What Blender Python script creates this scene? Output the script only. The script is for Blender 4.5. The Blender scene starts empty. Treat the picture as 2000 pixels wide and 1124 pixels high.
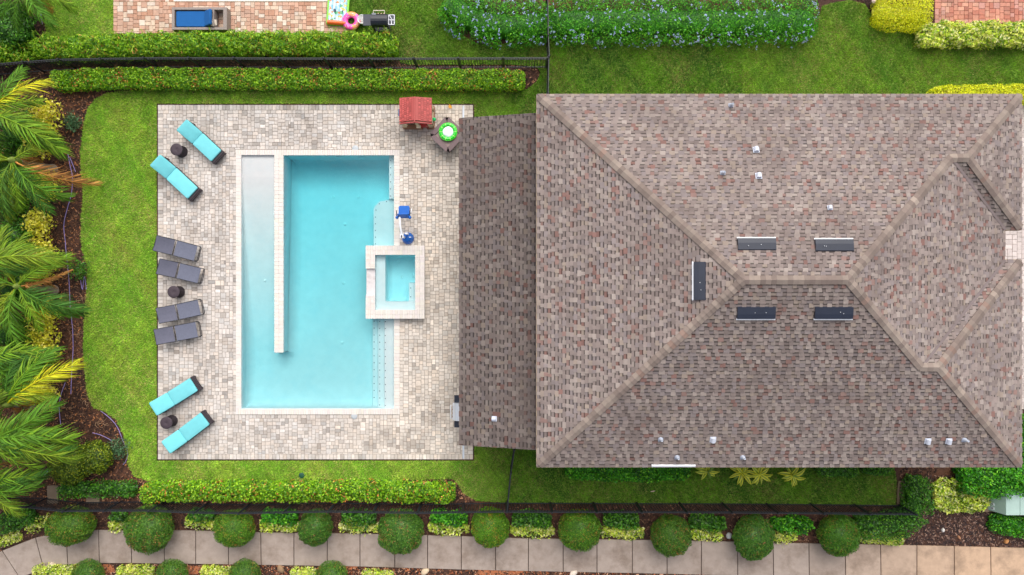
import bpy, math, random
import numpy as np
from mathutils import Vector, Matrix
from mathutils.geometry import tessellate_polygon

random.seed(7)
rng = np.random.default_rng(7)
scene = bpy.context.scene
R = math.radians

# ------------------------------------------------------------------ camera
H = 28.0            # drone height above the ground, metres
PPM = 50.0          # photo pixels per metre on the ground
cam = bpy.data.cameras.new('camera')
cam.sensor_width = 36.0
cam.lens = 25.2
cam.clip_end = 1000.0
cam_ob = bpy.data.objects.new('camera', cam)
cam_ob.location = (0, 0, H)
cam_ob.rotation_euler = (0, 0, 0)
scene.collection.objects.link(cam_ob)
scene.camera = cam_ob

# ------------------------------------------------------------------ world
SUN_EL, SUN_AZ = R(50), R(8)      # light comes from the top of the picture (north)
world = bpy.data.worlds.new('World')
scene.world = world
world.use_nodes = True
wn = world.node_tree
bg = wn.nodes['Background']
sky = wn.nodes.new('ShaderNodeTexSky')
sky.sky_type = 'NISHITA'
sky.sun_disc = False
sky.sun_elevation = SUN_EL
sky.sun_rotation = SUN_AZ
sky.air_density = 1.0
sky.dust_density = 4.0
sky.ozone_density = 1.0
hs = wn.nodes.new('ShaderNodeHueSaturation')
hs.inputs['Saturation'].default_value = 0.35
wn.links.new(sky.outputs[0], hs.inputs['Color'])
wn.links.new(hs.outputs[0], bg.inputs['Color'])
bg.inputs['Strength'].default_value = 0.11

sun = bpy.data.lights.new('sun', 'SUN')
sun.energy = 1.5
sun.angle = R(70)
sun.color = (1.0, 0.95, 0.88)
sun_ob = bpy.data.objects.new('sun', sun)
sd = Vector((math.sin(SUN_AZ) * math.cos(SUN_EL), math.cos(SUN_AZ) * math.cos(SUN_EL), math.sin(SUN_EL)))
sun_ob.rotation_euler = sd.to_track_quat('Z', 'Y').to_euler()
sun_ob.location = (0, 30, 40)
scene.collection.objects.link(sun_ob)

vs = scene.view_settings
vs.view_transform = 'Standard'
vs.look = 'None'
vs.gamma = 1.0
vs.use_curve_mapping = False
vs.exposure = 0.70
scene.cycles.max_bounces = 12
scene.cycles.diffuse_bounces = 8
scene.cycles.transparent_max_bounces = 12
scene.cycles.caustics_refractive = False
scene.cycles.caustics_reflective = False

COL = scene.collection


# ------------------------------------------------------------------ helpers
def P(px, py, z=0.0):
    """photo pixel at a known height -> metres"""
    s = (H - z) / H / PPM
    return Vector(((px - 1000.0) * s, (562.0 - py) * s, z))


def lin(r, g, b):
    f = lambda c: (c / 255 / 12.92) if c / 255 <= 0.04045 else ((c / 255 + 0.055) / 1.055) ** 2.4
    return (f(r), f(g), f(b))


def np_mesh(name, V, loops, starts, C=None, smooth=None):
    me = bpy.data.meshes.new(name)
    V = np.asarray(V, dtype=np.float32)
    loops = np.asarray(loops, dtype=np.int32)
    starts = np.asarray(starts, dtype=np.int32)
    me.vertices.add(len(V)); me.vertices.foreach_set('co', V.ravel())
    me.loops.add(len(loops)); me.loops.foreach_set('vertex_index', loops)
    me.polygons.add(len(starts)); me.polygons.foreach_set('loop_start', starts)
    if smooth is not None:
        me.polygons.foreach_set('use_smooth', np.asarray(smooth, dtype=bool))
    else:
        me.polygons.foreach_set('use_smooth', np.zeros(len(starts), dtype=bool))
    me.update(calc_edges=True)
    if C is None:
        C = np.ones((len(V), 3), dtype=np.float32)
    rgba = np.ones((len(V), 4), dtype=np.float32)
    rgba[:, :3] = C
    a = me.color_attributes.new('tint', 'FLOAT_COLOR', 'POINT')
    a.data.foreach_set('color', rgba.ravel())
    return me


class MB:
    """collects shapes; build() links them as ONE mesh object"""
    def __init__(self):
        self.V, self.L, self.S, self.C, self.sm = [], [], [], [], []
        self.nv = 0; self.nl = 0
        self.M = None

    def add(self, V, F, col=(1, 1, 1), smooth=False):
        V = np.asarray(V, dtype=np.float64).reshape(-1, 3)
        if self.M is not None:
            m = np.array(self.M)
            V = V @ m[:3, :3].T + m[:3, 3]
        n = len(V)
        C = np.asarray(col, dtype=np.float32)
        if C.ndim == 1:
            C = np.tile(C, (n, 1))
        self.V.append(V); self.C.append(C)
        if isinstance(F, np.ndarray):
            m_, k = F.shape
            self.L.append((F + self.nv).ravel())
            self.S.append(np.arange(m_) * k + self.nl)
            self.nl += m_ * k
            self.sm.append(np.full(m_, smooth))
        else:
            l = [i + self.nv for f in F for i in f]
            s, c = [], self.nl
            for f in F:
                s.append(c); c += len(f)
            self.L.append(np.array(l)); self.S.append(np.array(s))
            self.nl = c
            self.sm.append(np.full(len(F), smooth))
        self.nv += n
        return self

    def mesh(self, name):
        return np_mesh(name, np.concatenate(self.V), np.concatenate(self.L), np.concatenate(self.S),
                       np.concatenate(self.C), np.concatenate(self.sm))

    def build(self, name, mat, parent=None, loc=None, kind=None):
        return link(name, self.mesh(name), mat, parent, loc, kind)

    # ---- shapes
    def box(self, c, s, rz=0, col=(1, 1, 1), bottom=True, taper=1.0):
        x, y, z = s[0] / 2, s[1] / 2, s[2] / 2
        v = np.array([(-x, -y, -z), (x, -y, -z), (x, y, -z), (-x, y, -z),
                      (-x * taper, -y * taper, z), (x * taper, -y * taper, z), (x * taper, y * taper, z), (-x * taper, y * taper, z)])
        if rz:
            cs, sn = math.cos(rz), math.sin(rz)
            v = np.stack([v[:, 0] * cs - v[:, 1] * sn, v[:, 0] * sn + v[:, 1] * cs, v[:, 2]], 1)
        v = v + np.array(c)
        F = [(4, 5, 6, 7), (0, 1, 5, 4), (1, 2, 6, 5), (2, 3, 7, 6), (3, 0, 4, 7)]
        if bottom: F.append((3, 2, 1, 0))
        return self.add(v, F, col)

    def loft(self, rings, col=(1, 1, 1), cap=True, smooth=True, closed=True):
        n = len(rings[0]); V = [p for r in rings for p in r]; F = []
        for i in range(len(rings) - 1):
            for j in range(n if closed else n - 1):
                a, b = i * n + j, i * n + (j + 1) % n
                F.append((a, b, b + n, a + n))
        self.add(V, F, col, smooth)
        if cap:
            self.add(rings[0], [tuple(range(n))[::-1]], col, False)
            self.add(rings[-1], [tuple(range(n))], col, False)
        return self

    def lathe(self, prof, seg=24, c=(0, 0, 0), col=(1, 1, 1), cap=True, smooth=True):
        rings = [[(c[0] + r * math.cos(2 * math.pi * k / seg), c[1] + r * math.sin(2 * math.pi * k / seg), c[2] + z) for k in range(seg)] for r, z in prof]
        return self.loft(rings, col, cap, smooth)

    def tube(self, path, r, seg=6, col=(1, 1, 1), cap=True):
        path = [Vector(p) for p in path]
        rad = r if isinstance(r, (list, tuple)) else [r] * len(path)
        rings = []; up = None
        for i, p in enumerate(path):
            d = (path[min(i + 1, len(path) - 1)] - path[max(i - 1, 0)]).normalized()
            if up is None:
                up = Vector((0, 0, 1)) if abs(d.z) < 0.9 else Vector((1, 0, 0))
            a = d.cross(up).normalized(); b = a.cross(d).normalized(); up = b
            rings.append([tuple(p + (a * math.cos(2 * math.pi * k / seg) + b * math.sin(2 * math.pi * k / seg)) * rad[i]) for k in range(seg)])
        return self.loft(rings, col, cap)

    def slab(self, outline, z0, z1, r=0.0, col=(1, 1, 1), smooth=False):
        """vertical prism of a convex outline; r rounds the rims"""
        o = np.array(outline, dtype=float); c = o.mean(0)
        def ring(ins, z):
            d = o - c; L = np.linalg.norm(d, axis=1, keepdims=True)
            q = c + d * (L - ins) / L
            return [(p[0], p[1], z) for p in q]
        if r <= 0:
            return self.loft([ring(0, z0), ring(0, z1)], col, True, smooth)
        return self.loft([ring(r * .6, z0), ring(0, z0 + r), ring(0, z1 - r), ring(r * .3, z1 - r * .3), ring(r, z1)], col, True, smooth)


def link(name, me, mat, parent=None, loc=None, kind=None):
    o = bpy.data.objects.new(name, me)
    COL.objects.link(o)
    if mat is not None and len(me.materials) == 0:
        me.materials.append(mat)
    if parent is not None:
        o.parent = parent
    if loc is not None:
        o.location = loc
    if kind: o['kind'] = kind
    return o


def thing(name, label, cat, loc=(0, 0, 0), rz=0.0, group=None):
    o = bpy.data.objects.new(name, None)
    COL.objects.link(o)
    o.empty_display_size = 0.2
    o.location = loc; o.rotation_euler = (0, 0, rz)
    return tag(o, label, cat, group)


def tag(o, label, cat, group=None):
    o['label'] = label; o['category'] = cat
    if group: o['group'] = group
    return o


def struct(o):
    o['kind'] = 'structure'
    return o


def rrect(w, h, r, n=4, c=(0, 0)):
    pts = []
    for cx, cy, a0 in ((w / 2 - r, h / 2 - r, 0), (-w / 2 + r, h / 2 - r, 90), (-w / 2 + r, -h / 2 + r, 180), (w / 2 - r, -h / 2 + r, 270)):
        for k in range(n + 1):
            a = R(a0 + 90 * k / n)
            pts.append((c[0] + cx + r * math.cos(a), c[1] + cy + r * math.sin(a)))
    return pts


def lump(x, y, s=1.0, seed=0.0):
    return (np.sin(x * 2.1 * s + seed) * np.cos(y * 1.7 * s - seed * 1.3) + .6 * np.sin(x * 4.7 * s + y * 3.1 * s + seed * 2.2)
            + .4 * np.cos(x * 9.1 * s - y * 7.3 * s + seed)) / 2.0


# ------------------------------------------------------------------ materials
MATS = {}


def mat(name, col=(1, 1, 1), rough=0.7, var=0.15, scale=6.0, bump=0.0, bscale=40.0, metal=0.0, tinted=True,
        stain=None, stain_scale=1.2, stain_amt=0.5, spec=0.4, transl=0.0, coat=0.0):
    if name in MATS: return MATS[name]
    m = bpy.data.materials.new(name); m.use_nodes = True
    nt = m.node_tree; N = nt.nodes; Lk = nt.links
    b = N['Principled BSDF']
    b.inputs['Roughness'].default_value = rough
    b.inputs['Metallic'].default_value = metal
    b.inputs['Specular IOR Level'].default_value = spec
    if coat: b.inputs['Coat Weight'].default_value = coat
    geo = N.new('ShaderNodeNewGeometry')
    def mul(a_sock, b_sock=None, bval=None):
        x = N.new('ShaderNodeMix'); x.data_type = 'RGBA'; x.blend_type = 'MULTIPLY'
        x.inputs[0].default_value = 1.0
        Lk.new(a_sock, x.inputs[6])
        if b_sock is not None: Lk.new(b_sock, x.inputs[7])
        else: x.inputs[7].default_value = (*bval, 1)
        return x.outputs[2]
    if tinted:
        at = N.new('ShaderNodeAttribute'); at.attribute_name = 'tint'
        oi = N.new('ShaderNodeObjectInfo')
        c = mul(at.outputs['Color'], oi.outputs['Color'])
        c = mul(c, bval=col)
    else:
        rgb = N.new('ShaderNodeRGB'); rgb.outputs[0].default_value = (*col, 1)
        c = rgb.outputs[0]
    if var > 0:
        nz = N.new('ShaderNodeTexNoise'); nz.inputs['Scale'].default_value = scale; nz.inputs['Detail'].default_value = 6
        nz.inputs['Roughness'].default_value = 0.65
        Lk.new(geo.outputs['Position'], nz.inputs['Vector'])
        mr = N.new('ShaderNodeMapRange')
        mr.inputs['From Min'].default_value = 0.25; mr.inputs['From Max'].default_value = 0.75
        mr.inputs['To Min'].default_value = 1 - var; mr.inputs['To Max'].default_value = 1 + var
        Lk.new(nz.outputs['Fac'], mr.inputs['Value'])
        c = mul(c, mr.outputs[0])
    if stain is not None:
        nz = N.new('ShaderNodeTexNoise'); nz.inputs['Scale'].default_value = stain_scale; nz.inputs['Detail'].default_value = 5
        nz.inputs['Roughness'].default_value = 0.7
        Lk.new(geo.outputs['Position'], nz.inputs['Vector'])
        mr = N.new('ShaderNodeMapRange'); mr.inputs['From Min'].default_value = 0.47; mr.inputs['From Max'].default_value = 0.68
        mr.inputs['To Max'].default_value = stain_amt
        Lk.new(nz.outputs['Fac'], mr.inputs['Value'])
        x = N.new('ShaderNodeMix'); x.data_type = 'RGBA'
        Lk.new(mr.outputs[0], x.inputs[0]); Lk.new(c, x.inputs[6]); x.inputs[7].default_value = (*stain, 1)
        c = x.outputs[2]
    Lk.new(c, b.inputs['Base Color'])
    if bump > 0:
        nz = N.new('ShaderNodeTexNoise'); nz.inputs['Scale'].default_value = bscale; nz.inputs['Detail'].default_value = 4
        Lk.new(geo.outputs['Position'], nz.inputs['Vector'])
        bp = N.new('ShaderNodeBump'); bp.inputs['Strength'].default_value = bump; bp.inputs['Distance'].default_value = 0.02
        Lk.new(nz.outputs['Fac'], bp.inputs['Height']); Lk.new(bp.outputs[0], b.inputs['Normal'])
    if transl > 0:
        tr = N.new('ShaderNodeBsdfTranslucent'); Lk.new(c, tr.inputs['Color'])
        ms = N.new('ShaderNodeMixShader'); ms.inputs[0].default_value = transl
        Lk.new(b.outputs[0], ms.inputs[1]); Lk.new(tr.outputs[0], ms.inputs[2])
        Lk.new(ms.outputs[0], N['Material Output'].inputs['Surface'])
    MATS[name] = m
    return m


M_paver = mat('paver_concrete', rough=.85, var=.15, scale=11, bump=.25, bscale=60, stain=lin(142, 130, 121), stain_scale=1.1, stain_amt=.42)
M_joint = mat('joint_sand', lin(138, 124, 112), rough=.95, var=.25, scale=8, tinted=False)
M_coping = mat('coping_stone', rough=.7, var=.06, scale=9)
M_plaster = mat('pool_plaster', (.90, .91, .92), rough=.6, var=.045, scale=2.6, stain=(.74, .84, .88), stain_scale=1.4, stain_amt=.4)
M_shingle = mat('shingle_granules', (.96, .92, .905), rough=.92, var=.10, scale=3.0, bump=.35, bscale=90, spec=.2, stain=lin(98, 86, 82), stain_scale=.42, stain_amt=.42)
M_leaf = mat('leaf', rough=.42, var=.25, scale=3.5, transl=.32, spec=.5)
M_frond = mat('palm_frond', rough=.6, var=.2, scale=4, transl=.3, spec=.25)
M_grass = mat('grass_blade', rough=.6, var=.30, scale=1.8, transl=.35, spec=.25)
M_soil = mat('lawn_soil', lin(112, 140, 52), rough=.95, var=.4, scale=2.2, bump=.5, bscale=30)
M_mulch = mat('mulch', lin(70, 48, 40), rough=.95, var=.5, scale=7, bump=1.0, bscale=22, stain=lin(140, 88, 56), stain_scale=.5, stain_amt=.35)
M_chip = mat('mulch_chip', rough=.9, var=.3, scale=9)
M_concrete = mat('concrete', rough=.85, var=.13, scale=3.5, bump=.15, bscale=70, stain=lin(112, 94, 80), stain_scale=1.0, stain_amt=.6)
M_black = mat('black_metal', lin(32, 34, 42), rough=.45, var=.1, spec=.5, tinted=False)
M_darkmetal = mat('dark_blue_metal', lin(34, 40, 56), rough=.35, var=.12, scale=4, spec=.5)
M_white = mat('white_metal', lin(236, 238, 244), rough=.4, var=.05)
M_plastic = mat('plastic', rough=.45, var=.06, scale=5)
M_fabric = mat('cushion_fabric', rough=.9, var=.05, scale=6, bump=.15, bscale=120)
M_wicker = mat('dark_wicker', lin(58, 50, 56), rough=.6, var=.25, scale=40, bump=.6, bscale=90)
M_sling = mat('sling_fabric', lin(104, 107, 124), rough=.85, var=.12, scale=14, bump=.2, bscale=150)
M_bark = mat('bark', (1, 1, 1), rough=.95, var=.35, scale=9, bump=.8, bscale=25)
M_stucco = mat('stucco', lin(214, 200, 180), rough=.9, var=.06, bump=.2)
M_steel = mat('brushed_steel', lin(225, 228, 234), rough=.35, var=.05, metal=.6)
M_vinyl = mat('vinyl', rough=.25, var=.04, spec=.5, coat=.3)


def print_mat():
    m = bpy.data.materials.new('printed_vinyl'); m.use_nodes = True
    nt = m.node_tree; N = nt.nodes; L = nt.links; b = N['Principled BSDF']
    b.inputs['Roughness'].default_value = .3
    tc = N.new('ShaderNodeTexCoord')
    vo = N.new('ShaderNodeTexVoronoi'); vo.inputs['Scale'].default_value = 11
    L.new(tc.outputs['Object'], vo.inputs['Vector'])
    sep = N.new('ShaderNodeSeparateColor'); L.new(vo.outputs['Color'], sep.inputs[0])
    cr = N.new('ShaderNodeValToRGB'); cr.color_ramp.interpolation = 'CONSTANT'
    e = cr.color_ramp.elements
    e[0].position = 0; e[0].color = (.6, .76, .84, 1)
    e[1].position = .5; e[1].color = (.36, .62, .76, 1)
    for p, c in ((.74, (.12, .42, .2, 1)), (.82, (.75, .32, .14, 1)), (.88, (.05, .08, .12, 1)), (.93, (.75, .66, .2, 1))):
        x = e.new(p); x.color = c
    L.new(sep.outputs[0], cr.inputs[0]); L.new(cr.outputs[0], b.inputs['Base Color'])
    return m
M_print = print_mat()


def sprinkle_mat():
    m = bpy.data.materials.new('pink_vinyl'); m.use_nodes = True
    nt = m.node_tree; N = nt.nodes; L = nt.links; b = N['Principled BSDF']
    b.inputs['Roughness'].default_value = .25
    tc = N.new('ShaderNodeTexCoord')
    vo = N.new('ShaderNodeTexVoronoi'); vo.inputs['Scale'].default_value = 16
    L.new(tc.outputs['Object'], vo.inputs['Vector'])
    lt = N.new('ShaderNodeMath'); lt.operation = 'LESS_THAN'; lt.inputs[1].default_value = .26
    L.new(vo.outputs['Distance'], lt.inputs[0])
    nz = N.new('ShaderNodeTexNoise'); nz.inputs['Scale'].default_value = 3.2
    L.new(tc.outputs['Object'], nz.inputs['Vector'])
    gt = N.new('ShaderNodeMath'); gt.operation = 'GREATER_THAN'; gt.inputs[1].default_value = .56
    L.new(nz.outputs['Fac'], gt.inputs[0])
    a = N.new('ShaderNodeMix'); a.data_type = 'RGBA'; a.inputs[6].default_value = (.85, .09, .42, 1); a.inputs[7].default_value = (.9, .35, .12, 1)
    L.new(gt.outputs[0], a.inputs[0])
    c = N.new('ShaderNodeMix'); c.data_type = 'RGBA'; c.inputs[7].default_value = (.88, .62, .8, 1)
    L.new(lt.outputs[0], c.inputs[0]); L.new(a.outputs[2], c.inputs[6]); L.new(c.outputs[2], b.inputs['Base Color'])
    return m
M_donut = sprinkle_mat()


def water_mat(dens=1.0):
    m = bpy.data.materials.new('pool_water'); m.use_nodes = True
    nt = m.node_tree; N = nt.nodes; L = nt.links
    N.remove(N['Principled BSDF'])
    out = N['Material Output']
    tr = N.new('ShaderNodeBsdfTransparent')
    gl = N.new('ShaderNodeBsdfGlossy'); gl.inputs['Roughness'].default_value = .08
    fr = N.new('ShaderNodeFresnel'); fr.inputs['IOR'].default_value = 1.33
    geo = N.new('ShaderNodeNewGeometry')
    nz = N.new('ShaderNodeTexNoise'); nz.inputs['Scale'].default_value = 7; nz.inputs['Detail'].default_value = 3
    L.new(geo.outputs['Position'], nz.inputs['Vector'])
    bp = N.new('ShaderNodeBump'); bp.inputs['Strength'].default_value = .12; bp.inputs['Distance'].default_value = .02
    L.new(nz.outputs['Fac'], bp.inputs['Height'])
    L.new(bp.outputs[0], gl.inputs['Normal']); L.new(bp.outputs[0], fr.inputs['Normal'])
    ms = N.new('ShaderNodeMixShader')
    L.new(fr.outputs[0], ms.inputs[0]); L.new(tr.outputs[0], ms.inputs[1]); L.new(gl.outputs[0], ms.inputs[2])
    L.new(ms.outputs[0], out.inputs['Surface'])
    va = N.new('ShaderNodeVolumeAbsorption')
    va.inputs['Color'].default_value = (0.0, .86, .925, 1)
    va.inputs['Density'].default_value = dens
    L.new(va.outputs[0], out.inputs['Volume'])
    return m
M_water = water_mat(0.64)

# ================================================================== GROUND
POOL = (461, 293, 781, 810)      # coping outline, photo pixels
SPA = (714, 480, 829, 623)
DECK = (308, 205, 924, 898)


def poly_sheet(name, loops_px, z, m, px=True):
    loops = [[P(x, y, 0) if px else Vector((x, y, 0)) for x, y in lp] for lp in loops_px]
    flat = [v for lp in loops for v in lp]
    tris = tessellate_polygon(loops)
    V = [(v.x, v.y, z) for v in flat]
    F = []
    for t in tris:
        a, b, c = (Vector(V[i]) for i in t)
        F.append(t if (b - a).cross(c - a).z > 0 else t[::-1])
    mb = MB(); mb.add(V, F)
    return mb.build(name, m), V, F


def rect(x0, y0, x1, y1):
    return [(x0, y0), (x1, y0), (x1, y1), (x0, y1)]

hole = rect(POOL[0] + 3, POOL[1] + 3, POOL[2] - 3, POOL[3] - 3)
hole = [(464, 296), (778, 296), (778, 483), (826, 483), (826, 620), (778, 620), (778, 807), (464, 807)]
g, _, _ = poly_sheet('ground', [rect(-14000, -14000, 16000, 15000), hole], -.06, M_mulch)
struct(g)

LAWN_A = [(240, 178), (300, 175), (450, 177), (600, 175), (750, 178), (900, 178), (1005, 179), (1030, 174), (1048, 160), (1056, 142), (1050, 133), (1030, 129),
          (1000, 126), (800, 126), (783, 122), (772, 108), (776, 84), (735, 62), (690, 66), (682, 62), (682, -30), (880, -30), (872, 30), (900, 66), (935, 88), (985, 86), (1068, 80),
          (1090, 78), (1200, 77), (1350, 76), (1500, 74), (1570, 66), (1598, 45), (1606, 12), (1625, 6), (1660, 0), (1690, 8), (1705, 32), (1740, 43), (1775, 58), (1800, 82), (1850, 92),
          (1920, 91), (2060, 88), (2060, 166), (1850, 168), (1822, 182), (1830, 260), (1830, 850), (1745, 905), (1752, 940), (1750, 988), (1600, 985), (1400, 984),
          (1200, 985), (1000, 983), (930, 979), (905, 965), (893, 945), (885, 936), (760, 940), (640, 942), (560, 946), (470, 938), (400, 941), (330, 938), (290, 941), (262, 931), (250, 910),
          (246, 880), (240, 848), (226, 820), (206, 806), (181, 796), (170, 772), (165, 730), (162, 690), (163, 640), (166, 600), (169, 560), (170, 522), (160, 490), (157, 460), (158, 420),
          (162, 380), (158, 340), (156, 300), (160, 270), (163, 240), (171, 212), (185, 193), (208, 182)]
def inset_hole(d):
    return rect(DECK[0] - d, DECK[1] - d, DECK[2] + d, DECK[3] + d)
house_hole = [(1100, 240), (1780, 240), (1780, 850), (1100, 850)]
lawn_loops = [LAWN_A, inset_hole(2.5), house_hole]
lw, LV, LF = poly_sheet('lawn', lawn_loops, -.03, M_soil)
struct(lw)
LAWN_B = [(88, -30), (221, -30), (221, 68), (160, 74), (92, 72), (86, 40)]
lb, BV, BF = poly_sheet('lawn', [LAWN_B], -.03, M_soil)
struct(lb)


def scatter(V, F, dens):
    V = np.array(V); F = np.array(F)
    a, b, c = V[F[:, 0]], V[F[:, 1]], V[F[:, 2]]
    area = np.abs(np.cross((b - a)[:, :2], (c - a)[:, :2])) / 2
    n = int(area.sum() * dens)
    t = rng.choice(len(F), n, p=area / area.sum())
    u, v = rng.random(n), rng.random(n)
    f = u + v > 1; u[f], v[f] = 1 - u[f], 1 - v[f]
    return a[t] + (b - a)[t] * u[:, None] + (c - a)[t] * v[:, None]


def inpx(p):
    return p[:, 0] * PPM + 1000, 562 - p[:, 1] * PPM


def grass(V, F, dens, name='grass'):
    p = scatter(V, F, dens)
    px, py = inpx(p)
    keep = (px > -30) & (px < 2030) & ~((px > 1075) & (px < 1980) & (py > 215) & (py < 880))
    p, px, py = p[keep], px[keep], py[keep]
    n = len(p)
    ang = rng.random(n) * 2 * np.pi
    big = lump(p[:, 0], p[:, 1], .8, 2.0) + .5 * lump(p[:, 0], p[:, 1], 2.4, 5.)
    h = .035 + .05 * rng.random(n) ** 1.5 + .012 * big
    lean = .015 + .05 * rng.random(n)
    w = .008 + .007 * rng.random(n)
    d = np.stack([np.cos(ang), np.sin(ang)], 1)
    s = np.stack([-np.sin(ang), np.cos(ang)], 1)
    V3 = np.zeros((n, 3, 3))
    V3[:, 0, :2] = p[:, :2] - s * w[:, None]; V3[:, 1, :2] = p[:, :2] + s * w[:, None]
    V3[:, 0, 2] = V3[:, 1, 2] = -.032
    V3[:, 2, :2] = p[:, :2] + d * lean[:, None]; V3[:, 2, 2] = -.03 + h
    # pool lawn yellower, side lawns deep green, with their light difference painted in; worn patches
    light = np.array(lin(194, 222, 88)); mid = np.array(lin(136, 192, 54)); deep = np.array(lin(58, 108, 36)); straw = np.array(lin(214, 206, 124))
    side = np.clip((px - 850) / 160, 0, 1)
    top = np.clip((200 - py) / 30, 0, 1) * (px > 230)
    side = np.maximum(side, top * .8)
    side = side * (1 - .35 * ((px > 1450) & (py < 300)))
    k = np.clip(.5 + .7 * big + .35 * rng.standard_normal(n), 0, 1)[:, None]
    c0 = mid * (1 - k) + light * k
    c1 = deep * (1 - k) + mid * .84 * k
    c = c0 * (1 - side[:, None]) + c1 * side[:, None]
    ys = (rng.random(n) < np.clip(.10 + .22 * lump(p[:, 0], p[:, 1], 1.3, 9.) + .05 * big, .02, .4) * (1 - .25 * side))
    worn = np.clip(lump(p[:, 0], p[:, 1], .55, 6.5) + .5 * lump(p[:, 0], p[:, 1], 1.9, 1.2) - .05, 0, 1) * .42
    ys |= rng.random(n) < worn
    c[ys] = straw * (.8 + .2 * rng.random((ys.sum(), 1))) * (1 - .45 * side[ys][:, None])
    tuft = (.10 + .12 * side) * lump(p[:, 0], p[:, 1], 6.0, 3.3) + .10 * lump(p[:, 0], p[:, 1], 15.0, 8.3)
    c *= np.clip(1 + tuft[:, None] + .38 * (rng.random((n, 1)) - .5) * 2, .3, 2)
    mb = MB()
    mb.add(V3.reshape(-1, 3), np.arange(n * 3).reshape(-1, 3), np.repeat(c, 3, axis=0))
    return mb.build(name, M_grass, kind='stuff')

grass(LV, LF, 2600)
grass(BV, BF, 1700)


# mulch chips
def chips(polys, dens, cols, name='mulch_chips', size=(.02, .055)):
    out = []
    for poly in polys:
        loops = [[P(x, y, 0) for x, y in poly]]
        tr = tessellate_polygon(loops)
        out.append(scatter([(v.x, v.y, -.055) for v in loops[0]], tr, dens))
    p = np.concatenate(out); n = len(p)
    a = rng.random(n) * 2 * np.pi
    L = size[0] + (size[1] - size[0]) * rng.random(n); W = .008 + .012 * rng.random(n)
    d = np.stack([np.cos(a), np.sin(a), (rng.random(n) - .5) * .9], 1) * L[:, None]
    s = np.stack([-np.sin(a), np.cos(a), (rng.random(n) - .5) * .9], 1) * W[:, None]
    p[:, 2] = -.05 + .025 * rng.random(n)
    V = np.stack([p - d - s, p + d - s, p + d + s, p - d + s], 1).reshape(-1, 3)
    c = np.array(cols)[rng.integers(0, len(cols), n)] * (.7 + .6 * rng.random((n, 1)))
    mb = MB(); mb.add(V, np.arange(n * 4).reshape(-1, 4), np.repeat(c, 4, axis=0))
    return mb.build(name, M_chip, kind='stuff')

brown = [lin(62, 42, 36), lin(84, 56, 44), lin(48, 34, 30), lin(104, 72, 56), lin(136, 100, 78), lin(40, 30, 28)]
chips([[(-30, 150), (240, 170), (165, 215), (155, 300), (160, 400), (160, 480), (172, 525), (165, 620), (165, 730), (182, 800), (228, 825), (248, 900), (290, 945), (120, 985), (-30, 990)]], 260, brown + [lin(168, 110, 70)])
chips([[(-30, 96), (780, 92), (1060, 132), (1056, 150), (1040, 170), (1000, 180), (200, 182), (-30, 165)]], 230, brown + [lin(150, 108, 80)])
chips([[(100, 938), (890, 934), (925, 980), (925, 986), (100, 990)]], 300, brown + [lin(190, 140, 105), lin(170, 115, 80)])
chips([[(-30, 985), (1790, 985), (1790, 1066), (1000, 1048), (370, 1034), (130, 1042), (-30, 1090)]], 230, brown)
chips([[(1770, 930), (2030, 930), (2030, 1070), (1770, 1066)]], 420, [lin(58, 44, 44), lin(74, 56, 54), lin(46, 36, 36), lin(150, 120, 105), lin(100, 72, 62)])
chips([[(60, 1130), (180, 1104), (500, 1105), (1000, 1116), (1400, 1124), (1400, 1145), (60, 1145)]], 420, brown + [lin(176, 104, 66), lin(150, 84, 52), lin(196, 150, 120)])
chips([[(-30, -30), (90, -30), (88, 70), (160, 76), (100, 100), (-30, 100)]], 260, brown)
chips([[(1600, -30), (1720, -30), (1715, 30), (1800, 50), (1800, 84), (1760, 48), (1700, 30), (1690, 5)]], 320, [lin(48, 34, 32), lin(70, 50, 44)])
chips([[(1760, 905), (1830, 905), (1830, 1000), (1760, 1000)]], 200, brown)
# bare orange clay where the mulch has washed off
M_clay = mat('clay', lin(176, 108, 72), rough=.95, var=.25, scale=5, bump=.4, stain=lin(110, 70, 52), stain_scale=2.5, stain_amt=.7)
for i, (cx, cy, rx, ry) in enumerate([(200, 1112, 22, 11), (655, 1106, 38, 11), (970, 1118, 45, 12), (375, 1115, 16, 10)]):
    o, _, _ = poly_sheet('bare_clay', [[(cx + rx * math.cos(t) * (1 + .2 * math.sin(3 * t + i)), cy + ry * math.sin(t) * (1 + .2 * math.cos(2 * t))) for t in [k * math.pi / 8 for k in range(16)]]], -.038, M_clay)
    struct(o)


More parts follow.
